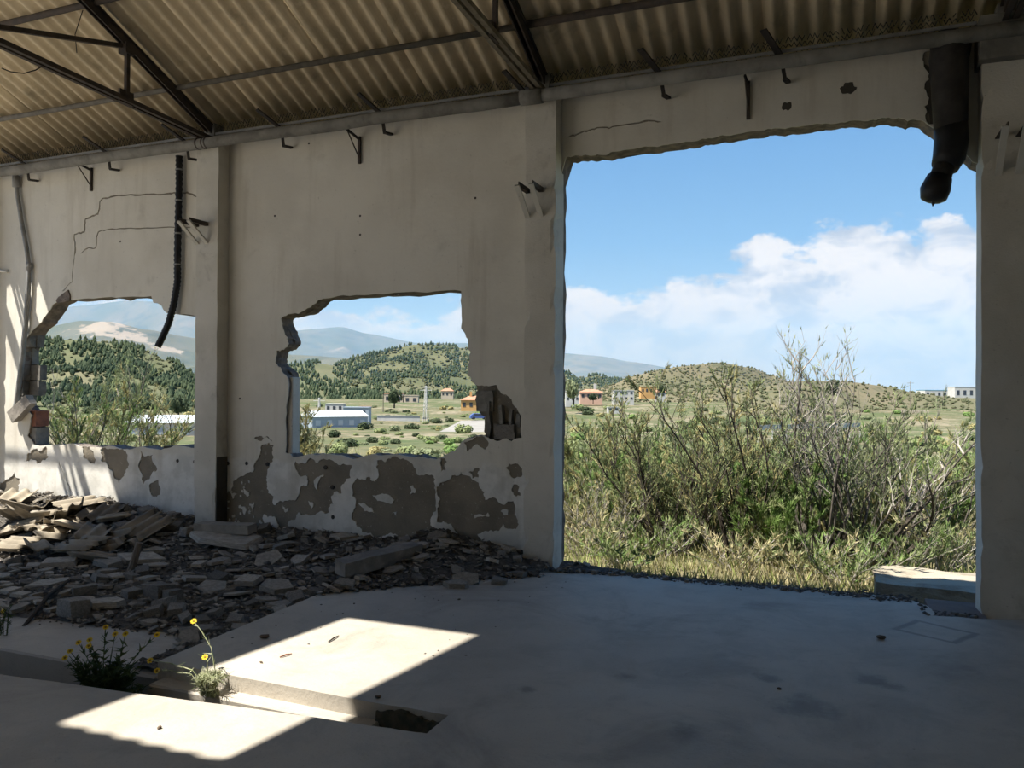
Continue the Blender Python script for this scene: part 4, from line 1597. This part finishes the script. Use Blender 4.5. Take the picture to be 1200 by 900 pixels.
def house(name, label, px0, px1, pyt, pyb, R, mat, depth=.6, roof='flat', roofmat=None, cols=3, rows=1, turn=0, chimney=None, winmat='glass', cat='house', win=True):
    a, b = at_depth(px0, pyb, R), at_depth(px1, pyb, R)
    top = at_depth(px0, pyt, R).z
    w = (b-a).length
    h = top-a.z
    t = tag(empty(name, ((a+b)/2)), label, cat)
    t.rotation_euler = (0, 0, math.atan2(b.y-a.y, b.x-a.x)+turn)
    d = w*depth
    TAKEN.append(((a.x+b.x)/2, (a.y+b.y)/2+d*.4, w*.62))
    hw = h*(.72 if roof in ('hip', 'gable') else .94)
    MB().box(-w/2, w/2, 0, d, -2.5, hw).build('wall', mat, t)
    if roof == 'flat':
        MB().box(-w/2-.15, w/2+.15, -.15, d+.15, hw, h).build('roof', roofmat or mat, t)
    elif roof == 'hip':
        e = .5
        MB().add([(-w/2-e, -e, hw), (w/2+e, -e, hw), (w/2+e, d+e, hw), (-w/2-e, d+e, hw), (-w*.22, d/2, h), (w*.22, d/2, h)],
                 [(0, 1, 5, 4), (1, 2, 5), (2, 3, 4, 5), (3, 0, 4), (3, 2, 1, 0)]).build('roof', roofmat or 'tile', t)
    else:
        e = .3
        MB().add([(-w/2-e, -e, hw), (w/2+e, -e, hw), (w/2+e, d+e, hw), (-w/2-e, d+e, hw), (-w/2-e, d/2, h), (w/2+e, d/2, h)],
                 [(0, 1, 5, 4), (1, 2, 5), (2, 3, 4, 5), (3, 0, 4), (3, 2, 1, 0)]).build('roof', roofmat or 'tile', t)
    if win:
        for i in range(cols):
            for j in range(rows):
                x = -w/2+w*(i+.5)/cols
                z0 = hw*(j+.35)/rows
                ww, wh = w/cols*.22, hw/rows*.4
                MB().box(x-ww, x+ww, -.08, .05, z0, z0+wh).build('window', winmat, t)
    if chimney:
        x = -w/2+w*chimney[0]
        MB().box(x-w*chimney[1], x+w*chimney[1], d*.4, d*.4+w*chimney[1]*2, hw*.8, h*chimney[2]).build('tower' if chimney[2] > 1.4 else 'chimney', chimney[3] if len(chimney) > 3 else mat, t)
    return t


house('warehouse', 'long white metal warehouse with a pitched roof beyond the window opening', 366, 432, 482, 504, 190, 'metal_wall', .8, 'gable', 'metal_roof', 5, 1, .5, win=True, winmat='metal_roof', cat='warehouse')
house('warehouse', 'grey-blue metal shed behind the long white warehouse', 402, 432, 477, 490, 240, 'metal_wall', .6, 'flat', 'metal_wall', 2, 1, cat='warehouse')
house('house', 'small white flat-roofed house behind the warehouse', 381, 402, 473, 483, 330, 'bwhite', .7, 'flat', None, 3)
house('house', 'long beige house with two wings under the scrub hill', 450, 472, 461, 473, 480, 'bbeige', .6, 'flat', 'tile', 3)
house('house', 'low beige annexe beside the long beige house', 473, 490, 463, 474, 480, 'bbeige', .6, 'flat', None, 2)
house('house', 'pale villa with a tiled roof up on the scrub hill', 517, 531, 455, 466, 620, 'bbeige', .7, 'hip', 'tile', 3)
house('house', 'orange villa with a tiled roof and chimney by the broken wall corner', 540, 572, 464, 481, 350, 'borange', .7, 'hip', 'tile', 4, 1, chimney=(.35, .04, 1.3))
house('house', 'small white roadside hut below the beige house', 421, 436, 476, 482, 380, 'bwhite', .6, 'flat', 'tile', 2)
house('house', 'salmon house with a white bell tower in the village', 680, 706, 456, 469, 420, 'bsalmon', .6, 'hip', 'tile', 4, 1, chimney=(.7, .06, 1.5, 'bwhite'))
house('house', 'white house behind a tree at the village edge', 663, 679, 456, 471, 400, 'bwhite', .7, 'flat', None, 3, 2)
house('house', 'white two-storey house in the middle of the village', 719, 743, 457, 470, 430, 'bwhite', .7, 'flat', None, 4, 2)
house('house', 'bright orange house beside the bare brown hill', 751, 770, 453, 462, 460, 'borange', .7, 'flat', None, 4)
house('house', 'small white house below the bare brown hill', 769, 780, 457, 466, 450, 'bwhite', .7, 'gable', 'tile', 2)
house('shed', 'low white shed in the fields before the village', 712, 726, 477, 482, 330, 'bwhite', .6, 'flat', None, 2, cat='shed')
house('factory', 'white and blue factory on the low horizon', 1084, 1124, 457, 467, 700, 'bwhite', .5, 'flat', 'metal_blue', 6, 1, cat='factory')
house('factory', 'tall white factory hall beside the dark pillar', 1119, 1150, 453, 468, 640, 'bwhite', .5, 'flat', 'metal_roof', 4, 1, cat='factory')
house('warehouse', 'large white greenhouse shed beyond the bush at the first window opening', 150, 240, 487, 517, 90, 'bwhite', .5, 'gable', 'metal_roof', 6, 1, cat='warehouse', winmat='metal_wall')
house('garden_wall', 'long white garden wall in the fields', 442, 492, 487, 494, 265, 'bwhite', .02, 'flat', None, 1, 1, win=False, cat='wall')

# pale concrete yard and parked car before the orange villa
a = [at_depth(*q) for q in ((515, 506, 135), (580, 507, 135), (575, 492, 190), (540, 493, 185))]
mid = sum(a, Vector())/4
yo = MB().add([p-mid for p in a]+[p-mid-Vector((0, 0, 3)) for p in a], [(0, 1, 2, 3), (0, 4, 5, 1), (1, 5, 6, 2), (2, 6, 7, 3), (3, 7, 4, 0)]).build('concrete_yard', 'asph')
yo.location = mid
tag(yo, kind='structure')
c = at_depth(561, 491.5, 186)
car = tag(empty('car', c), 'dark blue parked car before the orange villa', 'car')
car.rotation_euler = (0, 0, .6)
MB().add([(x, y, z) for y in (-.85, .85) for x, z in ((-2.1, .3), (2.1, .3), (2.1, .75), (1.2, .9), (.6, 1.4), (-1.3, 1.4), (-2.0, .9))],
         [tuple(range(6, -1, -1)), tuple(range(7, 14))]+[(k, (k+1) % 7, 7+(k+1) % 7, 7+k) for k in range(7)]).build('body', 'carblue', car)
MB().box(-1.2, .6, -.87, .87, .95, 1.3).build('windows', 'glass', car)
for x in (-1.3, 1.3):
    for y in (-.86, .86):
        MB().tube([(x, y-.09, .32), (x, y+.09, .32)], .32, 10).build('wheel', 'tyre', car)

# lattice pylon, poles
def pylon(px, pyt, pyb, R, label, w=1.4):
    a = at_depth(px, pyb, R)
    h = at_depth(px, pyt, R).z-a.z
    t = tag(empty('pylon', a), label, 'pylon')
    for sx in (-1, 1):
        for sy in (-1, 1):
            MB().beam((sx*w/2, sy*w/2, -4.5), (sx*w*.12, sy*w*.12, h), .16, .16).build('leg', 'rail', t)
    n = 7
    for k in range(n):
        z0, z1 = h*k/n, h*(k+1)/n
        f0, f1 = 1-.88*k/n, 1-.88*(k+1)/n
        for s in (-1, 1):
            MB().beam((-w/2*f0, s*w/2*f0, z0), (w/2*f1, s*w/2*f1, z1), .08, .08).build('brace', 'rail', t)
    for z, l in ((.82, 2.2), (.93, 1.6)):
        MB().beam((-l, 0, h*z), (l, 0, h*z), .14, .14).build('cross_arm', 'rail', t)


pylon(499, 452, 481, 260, 'slim lattice pylon in front of the scrub hill')
pylon(374, 466, 486, 260, 'slim lattice pylon above the white warehouse', 1.0)


def pole(px, pyt, pyb, R, label):
    a = at_depth(px, pyb, R)
    h = at_depth(px, pyt, R).z-a.z
    t = tag(empty('utility_pole', a), label, 'pole')
    MB().tube([(0, 0, -4), (0, 0, h)], [.22, .14], 7).build('post', 'wood', t)
    MB().beam((-1.3, 0, h*.9), (1.3, 0, h*.9), .16, .16).build('cross_arm', 'wood', t)


pole(1067, 447, 466, 330, 'wooden utility pole on the skyline beside the factory')
pole(449, 462, 474, 330, 'wooden utility pole beside the dark round tree')

# roadside rail and hut in the field
a, b = at_depth(888, 501, 70), at_depth(1008, 498, 82)
t = tag(empty('guard_rail', a), 'white roadside guard rail half hidden by the shrubs', 'rail')
d = b-a
MB().beam((0, 0, .0), d, .08, .42).build('rail_beam', 'bwhite', t)
for k in range(9):
    p = d*(k/8)
    MB().box(p.x-.06, p.x+.06, p.y+.05, p.y+.17, p.z-1.3, p.z+.1).build('post', 'rail', t)
c = at_depth(1072, 493, 95)
t = tag(empty('field_shelter', c), 'grey flat-roofed shelter on posts in the field', 'shelter')
MB().box(-1.4, 1.4, -1, 1, .95, 1.25).build('roof', 'conc_pale', t)
for x in (-1.2, 1.2):
    for y in (-.8, .8):
        MB().box(x-.08, x+.08, y-.08, y+.08, -2.4, .95).build('post', 'conc_pale', t)

# broken concrete footing outside the doorway
c0 = at_z(1031, 687, -.30)
c1 = at_z(1160, 700, -.30)
bm = bmesh.new()
bmesh.ops.create_cube(bm, size=1)
bmesh.ops.subdivide_edges(bm, edges=bm.edges, cuts=7, use_grid_fill=True)
for v in bm.verts:
    p = Vector((v.co.x*1.9, v.co.y*.85, v.co.z*.42))
    e = noise.noise_vector(p*4)*.04+noise.noise_vector(p*13)*.015
    v.co = p+e
me = bpy.data.meshes.new('concrete_footing')
bm.to_mesh(me)
bm.free()
me.materials.append(M['conc_pale'])
o = link('concrete_footing', me)
o.location = (c0.x+.92, c0.y+.36, -.27-.20)
o.rotation_euler = (0, 0, -.02)
tag(o, 'broken pale concrete footing lying sunlit just outside the doorway', 'footing')

# ------------------------------------------------------------------ shrubs
def leaf(mb, p, d, L, w, r):
    s = d.cross(Vector((r.uniform(-1, 1), r.uniform(-1, 1), r.uniform(-1, 1))))
    if s.length < 1e-4:
        return
    s = s.normalized()*w
    o = len(mb.v)
    mb.v += [tuple(p-s), tuple(p+s), tuple(p+d*L)]
    mb.f.append((o, o+1, o+2))


def shrub(name, label, base, height, spread, seed, stems=9, leafy=1.0, leafmats=('leaf_tam',), bark='bark', lean=(0, 0), group=None, twig=None, r0=.022, leafL=.075, low=.35, cat='shrub', curl=1.0, branches=7, twigs=5):
    r = random.Random(seed)
    root = tag(empty(name, base), label, cat, group)
    B, T = MB(), MB()
    LF = [MB() for _ in leafmats]
    for s in range(stems):
        a = 6.283*s/stems+r.uniform(-.4, .4)
        out = spread*r.uniform(.25, 1.0)
        end = Vector((math.cos(a)*out+lean[0]*r.uniform(.5, 1.2), math.sin(a)*out*.8+lean[1], height*r.uniform(.6, 1.02)))
        st = Vector((math.cos(a)*.08*r.random(), math.sin(a)*.08*r.random(), -.05))
        n = 8
        path = []
        wob = Vector((r.uniform(-1, 1), r.uniform(-1, 1), 0))*.10*height*curl
        for k in range(n+1):
            t = k/n
            p = st.lerp(end, t)
            p.z = st.z+(end.z-st.z)*(t**.9)
            p += wob*math.sin(t*math.pi*1.4)+noise.noise_vector((s*3.1, t*3, seed))*.07*height*t
            path.append(p)
        rs = r0*r.uniform(.6, 1.2)
        B.tube(path, [max(.003, rs*(1-.85*k/n)) for k in range(n+1)], 5, False)
        for b in range(branches):
            t = low+(1-low)*(b+r.random())/branches
            k = min(n-1, int(t*n))
            p = path[k].lerp(path[k+1], t*n-k)
            d0 = (path[k+1]-path[k]).normalized()
            d = (d0*.9+Vector((r.uniform(-1, 1), r.uniform(-1, 1), r.uniform(-.2, .7)))*.8).normalized()
            L = height*r.uniform(.16, .36)*(1.15-.6*t)
            q = [p]
            for j in range(4):
                d = (d+Vector((r.uniform(-.3, .3), r.uniform(-.3, .3), r.uniform(-.05, .22)))).normalized()
                q.append(q[-1]+d*L/4)
            (T if twig else B).tube(q, [max(.0022, rs*.4*(1-.2*j)) for j in range(5)], 3, False)
            for w in range(twigs):
                tt = .2+.8*(w+r.random())/twigs
                j = min(3, int(tt*4))
                p2 = q[j].lerp(q[j+1], tt*4-j)
                d2 = ((q[j+1]-q[j]).normalized()+Vector((r.uniform(-1, 1), r.uniform(-1, 1), r.uniform(-.3, .8)))*.75).normalized()
                L2 = L*r.uniform(.3, .6)
                e2 = p2+d2*L2
                (T if twig else B).tube([p2, e2], [.0028, .0012], 3, False)
                m = int(13*leafy*r.uniform(.6, 1.3))
                lf = LF[0] if len(LF) == 1 or r.random() < .6 else r.choice(LF[1:])
                for c in range(m):
                    f = r.random()**.8
                    dd = (d2+Vector((r.uniform(-1, 1), r.uniform(-1, 1), r.uniform(-.5, 1)))*.55).normalized()
                    leaf(lf, p2.lerp(e2, f)+Vector((r.uniform(-1, 1), r.uniform(-1, 1), r.uniform(-1, 1)))*.012, dd, leafL*r.uniform(.6, 1.3), leafL*.09, r)
    tag(B.build('branches', bark, root), kind='stuff')
    if T.v:
        tag(T.build('twigs', twig, root), kind='stuff')
    for lf, m in zip(LF, leafmats):
        if lf.v:
            tag(lf.build('foliage', m, root), kind='stuff')
    return root


def gpos(px, y):
    """ground point at image column px, y metres out from the camera wall axis"""
    d = ray(px, 460)
    x = d.x/d.y*y
    return Vector((x, y, H(x, y)))


TAM = ('leaf_tam', 'leaf_yel')
shrub('tamarisk', 'tall dark-stemmed tamarisk fanning out in the middle of the doorway', gpos(862, 10.2), 2.2, 1.1, 1, 13, .8, TAM, 'bark_dark', (-.25, .1), r0=.022, branches=10, low=.12)
shrub('tamarisk', 'tamarisk leaning towards the doorway pillar beside the peeling wall', gpos(792, 10.2), 1.95, 1.3, 2, 12, .8, TAM, 'bark_dark', (-.55, .1), r0=.019, branches=10, low=.12)
shrub('dry_shrub', 'bare grey tangled shrub low in the doorway beside the peeling-wall pillar', gpos(712, 10.2), .95, 1.1, 3, 16, .12, ('leaf_yel',), 'bark', (-.1, .0), twig='twig', r0=.012, low=.2, branches=8)
shrub('dry_shrub', 'tall bare grey shrub with upright twigs in the doorway', gpos(957, 10.0), 2.6, .75, 4, 10, .18, ('leaf_tam',), 'bark', (.0, .0), twig='twig', r0=.024, branches=9)
shrub('tamarisk', 'fresh green feathery clump at the foot of the dark tamarisk', gpos(905, 10.1), 1.1, .7, 5, 14, 1.9, ('leaf_fresh', 'leaf_tam'), 'bark', (0, 0), r0=.01, low=.1, leafL=.09)
shrub('tamarisk', 'slender tamarisk with a feathery top rising beside the bare grey shrub', gpos(1000, 10.3), 2.45, .9, 6, 9, .75, ('leaf_olive', 'leaf_tam'), 'bark', (.0, .0), r0=.02)
shrub('dry_shrub', 'bare shrub of dark curved stems sprawling over the concrete footing', gpos(1028, 10.3), 1.7, 1.5, 7, 11, .22, ('leaf_tam',), 'bark_dark', (.55, .1), twig='twig', r0=.03, curl=1.6)
shrub('tamarisk', 'green tamarisk behind the footing beside the dark pillar', gpos(1088, 11.2), 1.65, 1.0, 8, 11, 1.1, ('leaf_tam', 'leaf_yel', 'leaf_fresh'), 'bark', (0, .2), twig='twig')
shrub('tamarisk', 'leafy yellow-green tamarisk by the jamb of the peeling-wall pillar', gpos(690, 12.4), 1.6, 1.0, 9, 11, 1.2, ('leaf_tam', 'leaf_yel'), 'bark', (0, .2))
for k, (px, y, h, s, lf) in enumerate(((735, 13.0, 1.36, 1.1, 1.10), (800, 13.4, 1.56, 1.1, 1.02), (845, 12.4, 1.52, 1.0, 1.02), (905, 12.8, 1.44, 1.1, 1.10), (955, 13.3, 1.52, 1.1, 1.02), (1010, 12.9, 1.52, 1.2, 1.02), (1060, 13.2, 1.44, 1.1, 1.10), (1120, 13.6, 1.40, 1.1, 1.10), (770, 15.5, 1.52, 1.2, 1.10), (880, 16.0, 1.52, 1.3, 1.10), (985, 16.0, 1.52, 1.3, 1.10), (1090, 16.0, 1.52, 1.3, 1.10), (675, 15.5, 1.3, 1.2, 1.3))):
    shrub('tamarisk', ('yellow-green', 'bright green', 'grey-green')[k % 3]+(' tamarisk deep in' if y > 15 else ' tamarisk at the near side of')+' the thicket behind the front shrubs', gpos(px, y), h, s, 30+k, 9, lf, (('leaf_tam', 'leaf_yel', 'leaf_fresh'), ('leaf_fresh', 'leaf_olive'), ('leaf_olive', 'leaf_tam'))[k % 3], 'bark', (0, 0), 'tamarisks of the thicket behind', branches=6, twigs=5, leafL=.10, low=.15)
for k, (px, y, h) in enumerate(((690, 9.7, .62), (730, 9.3, .38), (862, 9.5, .5), (1060, 10.2, .65), (660, 10.6, .7), (775, 10.0, .6), (940, 9.6, .42), (990, 9.4, .55), (1105, 10.7, .75), (1140, 11.2, .5))):
    shrub('dry_shrub', ('low dead straw-tipped brushwood at the foot of the shrubs', 'low grey brushwood with a few green sprigs at the foot of the shrubs')[k % 2], gpos(px, y), h, .9, 60+k, 13, .3, (('grass_dry', 'leaf_tam'), ('leaf_tam', 'leaf_fresh'))[k % 2], 'twig', (0, 0), 'dead brushwood outside the doorway', r0=.008, low=.1, branches=6, twigs=4, leafL=.09)
for k, (px, y, h, m) in enumerate(((680, 11.2, .8, 0), (722, 11.6, 1.0, 1), (762, 11.0, .9, 0), (815, 10.8, .95, 2), (838, 11.3, 1.1, 1), (880, 10.9, .95, 0), (935, 11.0, 1.0, 1), (968, 10.7, .85, 0), (1000, 11.4, 1.1, 2), (1045, 11.2, 1.1, 0), (1110, 11.8, 1.1, 1), (1140, 12.2, 1.2, 0), (700, 14, 1.1, 2), (750, 14.4, 1.3, 1))):
    shrub('tamarisk', ('low feathery green shrub', 'low yellow-green shrub', 'low grey-green shrub')[(1, 0, 2)[m]]+' in the undergrowth outside the doorway', gpos(px, y), h, .75, 120+k, 12, 1.5, (('leaf_tam', 'leaf_yel'), ('leaf_fresh', 'leaf_tam'), ('leaf_olive', 'leaf_tam'))[m], 'bark', (0, 0), 'low shrubs of the undergrowth', twig='twig', r0=.008, low=.08, branches=6, twigs=5, leafL=.08)
# seen through the window openings
shrub('tamarisk', 'dense yellow-green tamarisk filling the first window opening', gpos(98, 8.9), 2.15, 1.5, 80, 16, 1.25, ('leaf_tam', 'leaf_yel', 'leaf_fresh'), 'bark', (0, .2), twig='twig', r0=.022, branches=8)
shrub('tamarisk', 'thin tamarisk with yellow tips beside the pillar at the first window opening', gpos(176, 9.8), 2.3, .7, 81, 7, .8, ('leaf_yel', 'leaf_tam'), 'bark_dark', (.2, .1), r0=.02)
shrub('tamarisk', 'yellow-green tamarisk with an upright crown behind the dense bush', gpos(140, 11.5), 2.9, .9, 82, 8, .9, ('leaf_tam', 'leaf_olive'), 'bark', (0, .2), r0=.02)
shrub('dry_shrub', 'dead pale branching stalk rising at the block edge of the first window opening', gpos(68, 10.0), 2.75, .22, 83, 3, .0, ('leaf_yel',), 'twig', (0, 0), r0=.012)
shrub('olive_shrub', 'pale yellow-green shrub beside the pale reveal strip of the second window opening', gpos(352, 12.0), 1.75, .45, 84, 14, 1.7, ('leaf_yel', 'leaf_olive'), 'bark', (0, 0), r0=.014, low=.1)

# field bushes: shared leafy domes
def dome_mesh(seed, mat, n=520):
    r = random.Random(seed)
    mb = MB()
    lobes = [(Vector((r.uniform(-.5, .5), r.uniform(-.5, .5), r.uniform(.2, .55))), r.uniform(.35, .6)) for _ in range(7)]
    for k in range(n):
        c, q = r.choice(lobes)
        d = Vector((r.gauss(0, 1), r.gauss(0, 1), r.gauss(.25, 1))).normalized()
        p = c+d*q*r.uniform(.75, 1.05)
        if p.z < 0:
            p.z = r.uniform(0, .1)
        s = d.orthogonal().normalized()
        s.rotate(Matrix.Rotation(r.uniform(0, 6.28), 3, d))
        u = d.cross(s)
        w = r.uniform(.05, .13)
        t = d*w*r.uniform(-.7, .7)
        mb.add([p-s*w-u*w*.6, p+s*w-u*w*.6+t, p+s*w*.7+u*w, p-s*w*.7+u*w-t], [(0, 1, 2, 3)])
    mb.tube([(0, 0, -.3), (0, 0, .4)], [.06, .03], 5)
    return mb.mesh('bush', mat)


DOME = {k: [dome_mesh(s, k) for s in range(q, q+3)] for q, k in ((1, 'leaf_olive'), (11, 'leaf_dark'), (21, 'leaf_tam'), (31, 'leaf_fresh'), (41, 'leaf_yel'))}


CN = {'leaf_olive': 'grey-green', 'leaf_dark': 'dark green', 'leaf_tam': 'olive green', 'leaf_fresh': 'bright green', 'leaf_yel': 'yellowish'}


def dome(px, py, wpx, mat, label, group=None, squash=.8, name='bush', k=[0]):
    """a bush standing on the ground where the sight line through px,py meets it"""
    d = ray(px, py)/FPX
    t = 12.0
    while t < 1500:
        p = EYE+d*t
        if p.z < H(p.x, p.y)+.02:
            break
        t *= 1.01
    s = wpx/FPX*t*.55
    if group and any(math.hypot(p.x-a, p.y-b) < .8*(s+c) for a, b, c in TAKEN):
        return None
    TAKEN.append((p.x, p.y, s*.9))
    o = link(name, DOME[mat][k[0] % 3])
    k[0] += 1
    o.location = (p.x, p.y, H(p.x, p.y)-.05*s)
    o.scale = (s, s, s*squash*1.05)
    o.rotation_euler = (0, 0, k[0]*1.7)
    if label.startswith('bush'):
        label = CN[mat]+(' wide ' if squash < .66 else ' rounded ')+label
    return tag(o, label, 'bush', group)


dome(500, 541, 40, 'leaf_olive', 'big rounded grey-green bush at the sill of the second window opening')
for px, py, w, m in ((404, 524, 28, 'leaf_dark'), (436, 519, 17, 'leaf_dark'), (427, 503, 20, 'leaf_dark'), (464, 520, 16, 'leaf_dark'), (463, 505, 16, 'leaf_olive'), (482, 503, 17, 'leaf_dark'), (514, 496, 15, 'leaf_dark'), (527, 494, 10, 'leaf_dark'), (390, 512, 20, 'leaf_dark'), (519, 515, 15, 'leaf_dark'), (556, 516, 16, 'leaf_dark'), (470, 528, 16, 'leaf_olive'), (486, 512, 12, 'leaf_dark'), (455, 492, 12, 'leaf_olive'), (480, 490, 11, 'leaf_olive')):
    dome(px, py, w, m, 'dark round bush on the sandy slope seen through the second window opening', 'dark bushes on the sandy slope')
for px, py, w, m in ((415, 523, 12, 'leaf_fresh'), (450, 522, 14, 'leaf_tam'), (525, 521, 18, 'leaf_fresh'), (536, 519, 16, 'leaf_tam'), (505, 519, 18, 'leaf_tam'), (447, 508, 18, 'leaf_tam'), (495, 515, 12, 'leaf_tam'), (563, 489, 14, 'leaf_fresh'), (372, 524, 14, 'leaf_yel'), (544, 508, 24, 'leaf_tam'), (475, 534, 26, 'leaf_tam'), (440, 534, 26, 'leaf_yel'), (395, 532, 30, 'leaf_tam'), (530, 531, 22, 'leaf_fresh'), (520, 480, 10, 'leaf_yel'), (528, 480, 9, 'leaf_yel')):
    dome(px, py, w, m, 'light green bush on the sandy slope seen through the second window opening', 'light green bushes on the sandy slope')
rb = random.Random(77)
mats = ['leaf_tam', 'leaf_tam', 'leaf_fresh', 'leaf_olive', 'leaf_yel', 'leaf_dark']
for k in range(165):
    py = 479+85*rb.random()**1.3
    px = rb.uniform(664, 1150)
    dome(px, py, (7+.22*(py-470))*rb.uniform(.8, 1.7), rb.choice(mats), 'bush in the green field beyond the doorway', 'bushes of the field beyond the doorway', rb.uniform(.5, .85))
for k in range(58):
    py = 484+48*rb.random()
    px = rb.uniform(395, 572)
    m = rb.choice(['leaf_olive', 'leaf_dark', 'leaf_tam', 'leaf_yel', 'leaf_fresh'])
    dome(px, py, (3+.2*(py-470))*rb.uniform(.6, 1.4), m, 'bush of the scrubby slope beyond the second window opening', 'bushes of the scrubby slope beyond the second opening', rb.uniform(.4, .7))
for k in range(30):
    py = 476+22*rb.random()
    px = rb.uniform(345, 560)
    dome(px, py, rb.uniform(5, 10), rb.choice(['leaf_olive', 'leaf_dark', 'leaf_tam']), 'small distant bush in the fields before the beige houses', 'small bushes before the beige houses', .7)
for k in range(30):
    dome(rb.uniform(60, 228), rb.uniform(478, 520), rb.uniform(12, 24), rb.choice(['leaf_olive', 'leaf_dark', 'leaf_tam', 'leaf_yel']), 'bush on the slope seen through the first window opening', 'bushes beyond the first window opening', .85)


# single trees
def tree(px, pyb, pyt, R, mat, label, wide=.8):
    a = at_depth(px, pyb, R)
    h = at_depth(px, pyt, R).z-a.z
    t = tag(empty('tree', a), label, 'tree')
    MB().tube([(0, 0, -.8), (.02*h, 0, h*.4)], [h*.05, h*.03], 6).build('trunk', 'bark_dark', t)
    o = link('crown', DOME[mat][0], t)
    o.scale = (h*wide*.5, h*wide*.5, h*.75)
    o.location = (0, 0, h*.22)


tree(976, 467, 443, 330, 'leaf_dark', 'dark round tree standing alone on the long dry ridge', .95)
tree(462, 476, 455, 330, 'leaf_dark', 'dark round tree beside the beige houses', .8)
tree(672, 472, 442, 330, 'leaf_olive', 'grey olive tree before the white house at the village edge', .7)
tree(695, 471, 460, 330, 'leaf_dark', 'low dark tree before the salmon house', 1.2)
tree(776, 463, 450, 420, 'leaf_dark', 'dark tree beside the bright orange house', .8)
tree(209, 489, 462, 110, 'leaf_dark', 'dark conifer before the greenhouse shed', .7)

# grass
rgx = random.Random(101)
for nm, mt, lab, n in (('dry_grass', 'grass_dry', 'dry straw-coloured grass on the ground outside', 5200), ('green_grass', 'grass_green', 'green grass and herbs on the ground outside', 5200)):
    mb = MB()
    for k in range(n):
        t = rgx.random()
        y = 8.75+28*t**1.7
        px = rgx.uniform(640, 1170) if rgx.random() < .8 else rgx.uniform(40, 600)
        p = gpos(px, y)
        e = noise.noise((p.x*.5, p.y*.5, 3))
        if (e > .1) == (mt == 'grass_dry') and rgx.random() < .6:
            continue
        s = (.07+.17*rgx.random())*(1+.05*(y-8))
        for b in range(4):
            d = Vector((rgx.uniform(-.6, .6), rgx.uniform(-.6, .6), 1)).normalized()
            leaf(mb, p+Vector((rgx.uniform(-.12, .12), rgx.uniform(-.12, .12), -.02)), d, s*rgx.uniform(.6, 1.2), .008*(1+.05*(y-8)), rgx)
    tag(mb.build(nm, mt), lab, 'grass', kind='stuff')

# ------------------------------------------------------------------ flowering weeds in the trench
def weed(base, label, flowers, nst, h, seed, stemmat, leafm, leafn, spread, lw):
    r = random.Random(seed)
    root = tag(empty('flowering_weed', base), label, 'weed')
    base = Vector(base)
    S, Lf = MB(), MB()
    ends = []
    for (px, py, yy) in flowers:
        e = at_y(px, py, yy)-base
        ends.append(e)
    for k in range(nst):
        a = r.uniform(0, 6.28)
        ends.append(Vector((math.cos(a)*spread*r.uniform(.2, 1), math.sin(a)*.08, h*r.uniform(.35, 1))))
    for k, e in enumerate(ends):
        st = Vector((r.uniform(-.05, .05), r.uniform(-.03, .03), 0))
        mid = st.lerp(e, .5)+Vector((-e.x*.2, 0, .06))
        pth = [st, st.lerp(mid, .6), mid, mid.lerp(e, .55)+Vector((0, 0, .01)), e]
        S.tube(pth, [.0035, .003, .0027, .0023, .0018], 4, False)
        for j in range(leafn):
            t = r.random()*.9
            i = min(3, int(t*4))
            p = pth[i].lerp(pth[i+1], t*4-i)
            d = Vector((r.uniform(-1, 1), r.uniform(-1, 1), r.uniform(-.2, .9))).normalized()
            leaf(Lf, p, d, r.uniform(.025, .06), lw*r.uniform(.5, 1), r)
    tag(S.build('stems', stemmat, root), kind='stuff')
    tag(Lf.build('leaves', leafm, root), kind='stuff')
    for e in ends[:len(flowers)]:
        f = MB()
        nrm = Vector((.25, -.6, .75)).normalized()
        s = nrm.orthogonal().normalized()
        u = nrm.cross(s)
        for j in range(9):
            a = 6.283*j/9
            d = s*math.cos(a)+u*math.sin(a)
            w = (-s*math.sin(a)+u*math.cos(a))*.006
            o = len(f.v)
            f.v += [tuple(e+d*.003), tuple(e+d*.012+w+nrm*.002), tuple(e+d*.02+nrm*.001), tuple(e+d*.012-w+nrm*.002)]
            f.f.append((o, o+1, o+2, o+3))
        fo_ = f.build('flower', 'flower', root)
        c = MB().tube([e-nrm*.003, e+nrm*.004], .0065, 8).build('flower_centre', 'flower_c', fo_)
    return root


wb = at_y(128, 800, 3.38)
weed((wb.x, 3.36, -.40), 'dark bushy weed with yellow daisies growing out of the trench', [(76, 771, 3.3), (82, 763, 3.34), (92, 753, 3.4), (104, 757, 3.36), (105, 750, 3.4), (124, 735, 3.42), (135, 743, 3.4), (147, 743, 3.42), (184, 744, 3.45)], 170, .46, 5, 'weed', 'weed', 46, .34, .0095)
wb = at_y(246, 812, 3.44)
weed((wb.x, 3.44, -.085), 'pale sunlit weed with yellow daisies at the slab corner in the trench', [(176, 774, 3.4), (184, 786, 3.4), (240, 770, 3.42), (227, 728, 3.5)], 60, .10, 6, 'weed_pale', 'weed_pale', 16, .13, .004)
wb = at_y(-8, 760, 3.7)
weed((wb.x, 3.75, -.10), 'small weed with one yellow daisy at the slab shards', [(4, 716, 3.9)], 6, .2, 7, 'weed', 'weed', 10, .12, .006)

# ------------------------------------------------------------------ distance haze
hz = bpy.data.materials.new('haze')
hz.use_nodes = True
t = NT(hz.node_tree)
t.n.clear()
vs = t.new('ShaderNodeVolumeScatter')
vs.inputs['Color'].default_value = (.17, .40, .80, 1)
vs.inputs['Density'].default_value = .00017
vs.inputs['Anisotropy'].default_value = .0
o = t.new('ShaderNodeOutputMaterial')
t.l.new(vs.outputs[0], o.inputs['Volume'])
hb = MB().box(-9000, 5000, 600, 9000, -80, 700).build('haze', hz)
tag(hb, 'pale blue haze over the distant hills', 'haze', kind='stuff')
